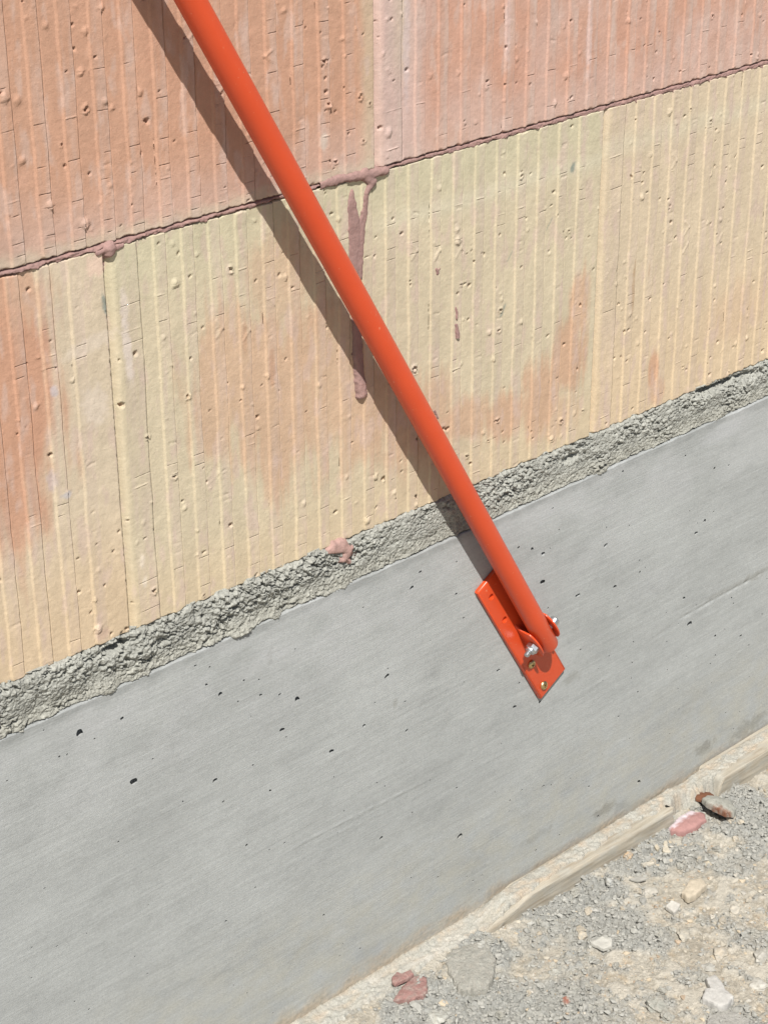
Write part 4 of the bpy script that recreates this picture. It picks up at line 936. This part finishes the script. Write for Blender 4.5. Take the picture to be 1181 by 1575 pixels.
stone('cream_chip', 1155.3, -78.1, (7, 6, 5), CREAMS, 'tiny cream chip set alone in the grey crumbs at right', 'chip', 629)
stone('brick_chip', 900.2, -117.0, (11, 7, 4), (0.28, 0.125, 0.09), 'small brick red chip in the grey crumbs right of the broken slab', 'chip', 630, yaw=0.5)
stone('cream_chip', 1114.4, -82.1, (10, 9, 5), (0.42, 0.37, 0.28), 'yellowish cream chip above and right of the large cream stone', 'chip', 631, yaw=0.2)
stone('grey_chip', 1112.2, -83.8, (4, 4, 3), PALEG, 'grey crumb touching the yellowish cream chip', 'chip', 632)
stone('pale_stone', 1081.3, -134.4, (13, 9, 5), (0.42, 0.385, 0.32), 'elongated pale stone right of the large cream stone', 'stone', 633, yaw=0.9)
stone('cream_chip', 1025.3, -117.8, (8, 7, 5), CREAMS, 'cream chip below the white chip', 'chip', 634)
stone('grey_stone', 1007.7, -166.7, (11, 13, 5), PALEG, 'flat grey stone right above the angular pale stone', 'stone', 635, yaw=0.7)
rs = np.random.default_rng(88)
for i in range(60):
    gx, gy, gr, gs_ = ORG[i % len(ORG)]
    cx_ = gx+rs.uniform(-0.9, 0.9)*gr; cy_ = min(-34.0, gy+rs.uniform(-0.9, 0.9)*gr); sz = float(np.clip(np.exp(rs.normal(2.05, 0.35)), 4.5, 16))
    t_ = stone('mortar_crumb', cx_, cy_, (sz, sz*rs.uniform(0.6, 1), sz*rs.uniform(0.3, 0.6)), np.array(GREYM)*rs.uniform(0.9, 1.15), 'small crumbly grey mortar lump among the grey crumbs', 'mortar lump', 700+i, yaw=rs.uniform(0, 6), rough=0.6, mat=M_BED, dz=0.4)
    t_['group'] = 'grey mortar lumps in the crumb patches'
for i in range(40):
    cx_ = rs.uniform(860, 1230); cy_ = -40-rs.uniform(0, 1)*190; sz = float(np.clip(np.exp(rs.normal(1.9, 0.35)), 4, 13))
    t_ = stone('stone_chip', cx_, cy_, (sz, sz*rs.uniform(0.55, 1), sz*rs.uniform(0.25, 0.5)), np.array(CREAMS)*rs.uniform(0.8, 1.05), 'small pale stone chip half sunk in the dirt', 'stone chip', 800+i, yaw=rs.uniform(0, 6), rough=0.5, facets=10, dz=0.5)
    t_['group'] = 'pale stone chips in the dirt'


# fine gravel and crumbs, joined
def gravel():
    rs = np.random.default_rng(77)
    bm = bmesh.new(); bmesh.ops.create_icosphere(bm, subdivisions=1, radius=1.0)
    P0 = np.array([v.co[:] for v in bm.verts]); F0 = np.array([[v.index for v in f.verts] for f in bm.faces]); bm.free()
    n = 9000; ng = 17000
    x = rs.uniform(700, 1340, n); y = -24-rs.uniform(0, 1, n)**0.9*290
    xg = rs.uniform(700, 1340, ng*3); yg = -22-rs.uniform(0, 1, ng*3)**0.9*290
    k_ = grey_mask(xg[None], yg[None])[0]*(0.55+0.9*fbm(xg/12, yg/12, 331, 3)) > rs.uniform(0.05, 0.9, ng*3)
    xg, yg = xg[k_][:ng], yg[k_][:ng]
    n0 = n; x = np.concatenate([x, xg]); y = np.concatenate([y, yg]); n = len(x)
    H, G_, _a, _b, K_ = ground_h(x[None], y[None]); H = H[0]; G_ = G_[0]; K_ = K_[0]
    s = np.exp(rs.normal(-0.2, 0.55, n))*0.95
    s[n0:] = np.exp(rs.normal(0.15, 0.42, n-n0))*0.95
    V = []; F = []; C = []
    pal = np.array([(0.42, 0.385, 0.315), (0.38, 0.36, 0.315), (0.32, 0.315, 0.285), (0.43, 0.365, 0.27), (0.45, 0.42, 0.36), (0.37, 0.29, 0.21)])
    for i in range(n):
        if i < n0 and K_[i] > 0.5 and rs.random() < 0.7: continue
        k = P0*(1+0.35*rs.normal(size=(len(P0), 1)))*np.array([1, rs.uniform(0.6, 1), rs.uniform(0.4, 0.8)])*s[i]
        a = rs.uniform(0, 6.28); k = np.stack([k[:, 0]*math.cos(a)-k[:, 1]*math.sin(a), k[:, 0]*math.sin(a)+k[:, 1]*math.cos(a), k[:, 2]], -1)
        V.append(k+np.array([x[i], y[i], H[i]+(0.05 if i < n0 else rs.uniform(0.1, 0.75))*s[i]])); F.append(F0+len(P0)*(len(V)-1))
        ci = 2 if (G_[i] > 0.5 and rs.random() < 0.75) else rs.integers(0, len(pal))
        if i >= n0: ci = 2
        C.append(np.repeat((pal[ci]*rs.uniform(0.8, 1.1))[None], len(P0), 0))
    o = mesh_from('gravel', np.concatenate(V)*MM, np.concatenate(F), None, np.concatenate(C), M_STONE, smooth=False)
    return tag(o, 'fine pale gravel and mortar crumbs scattered over the ground', 'gravel', kind='stuff')
gravel()
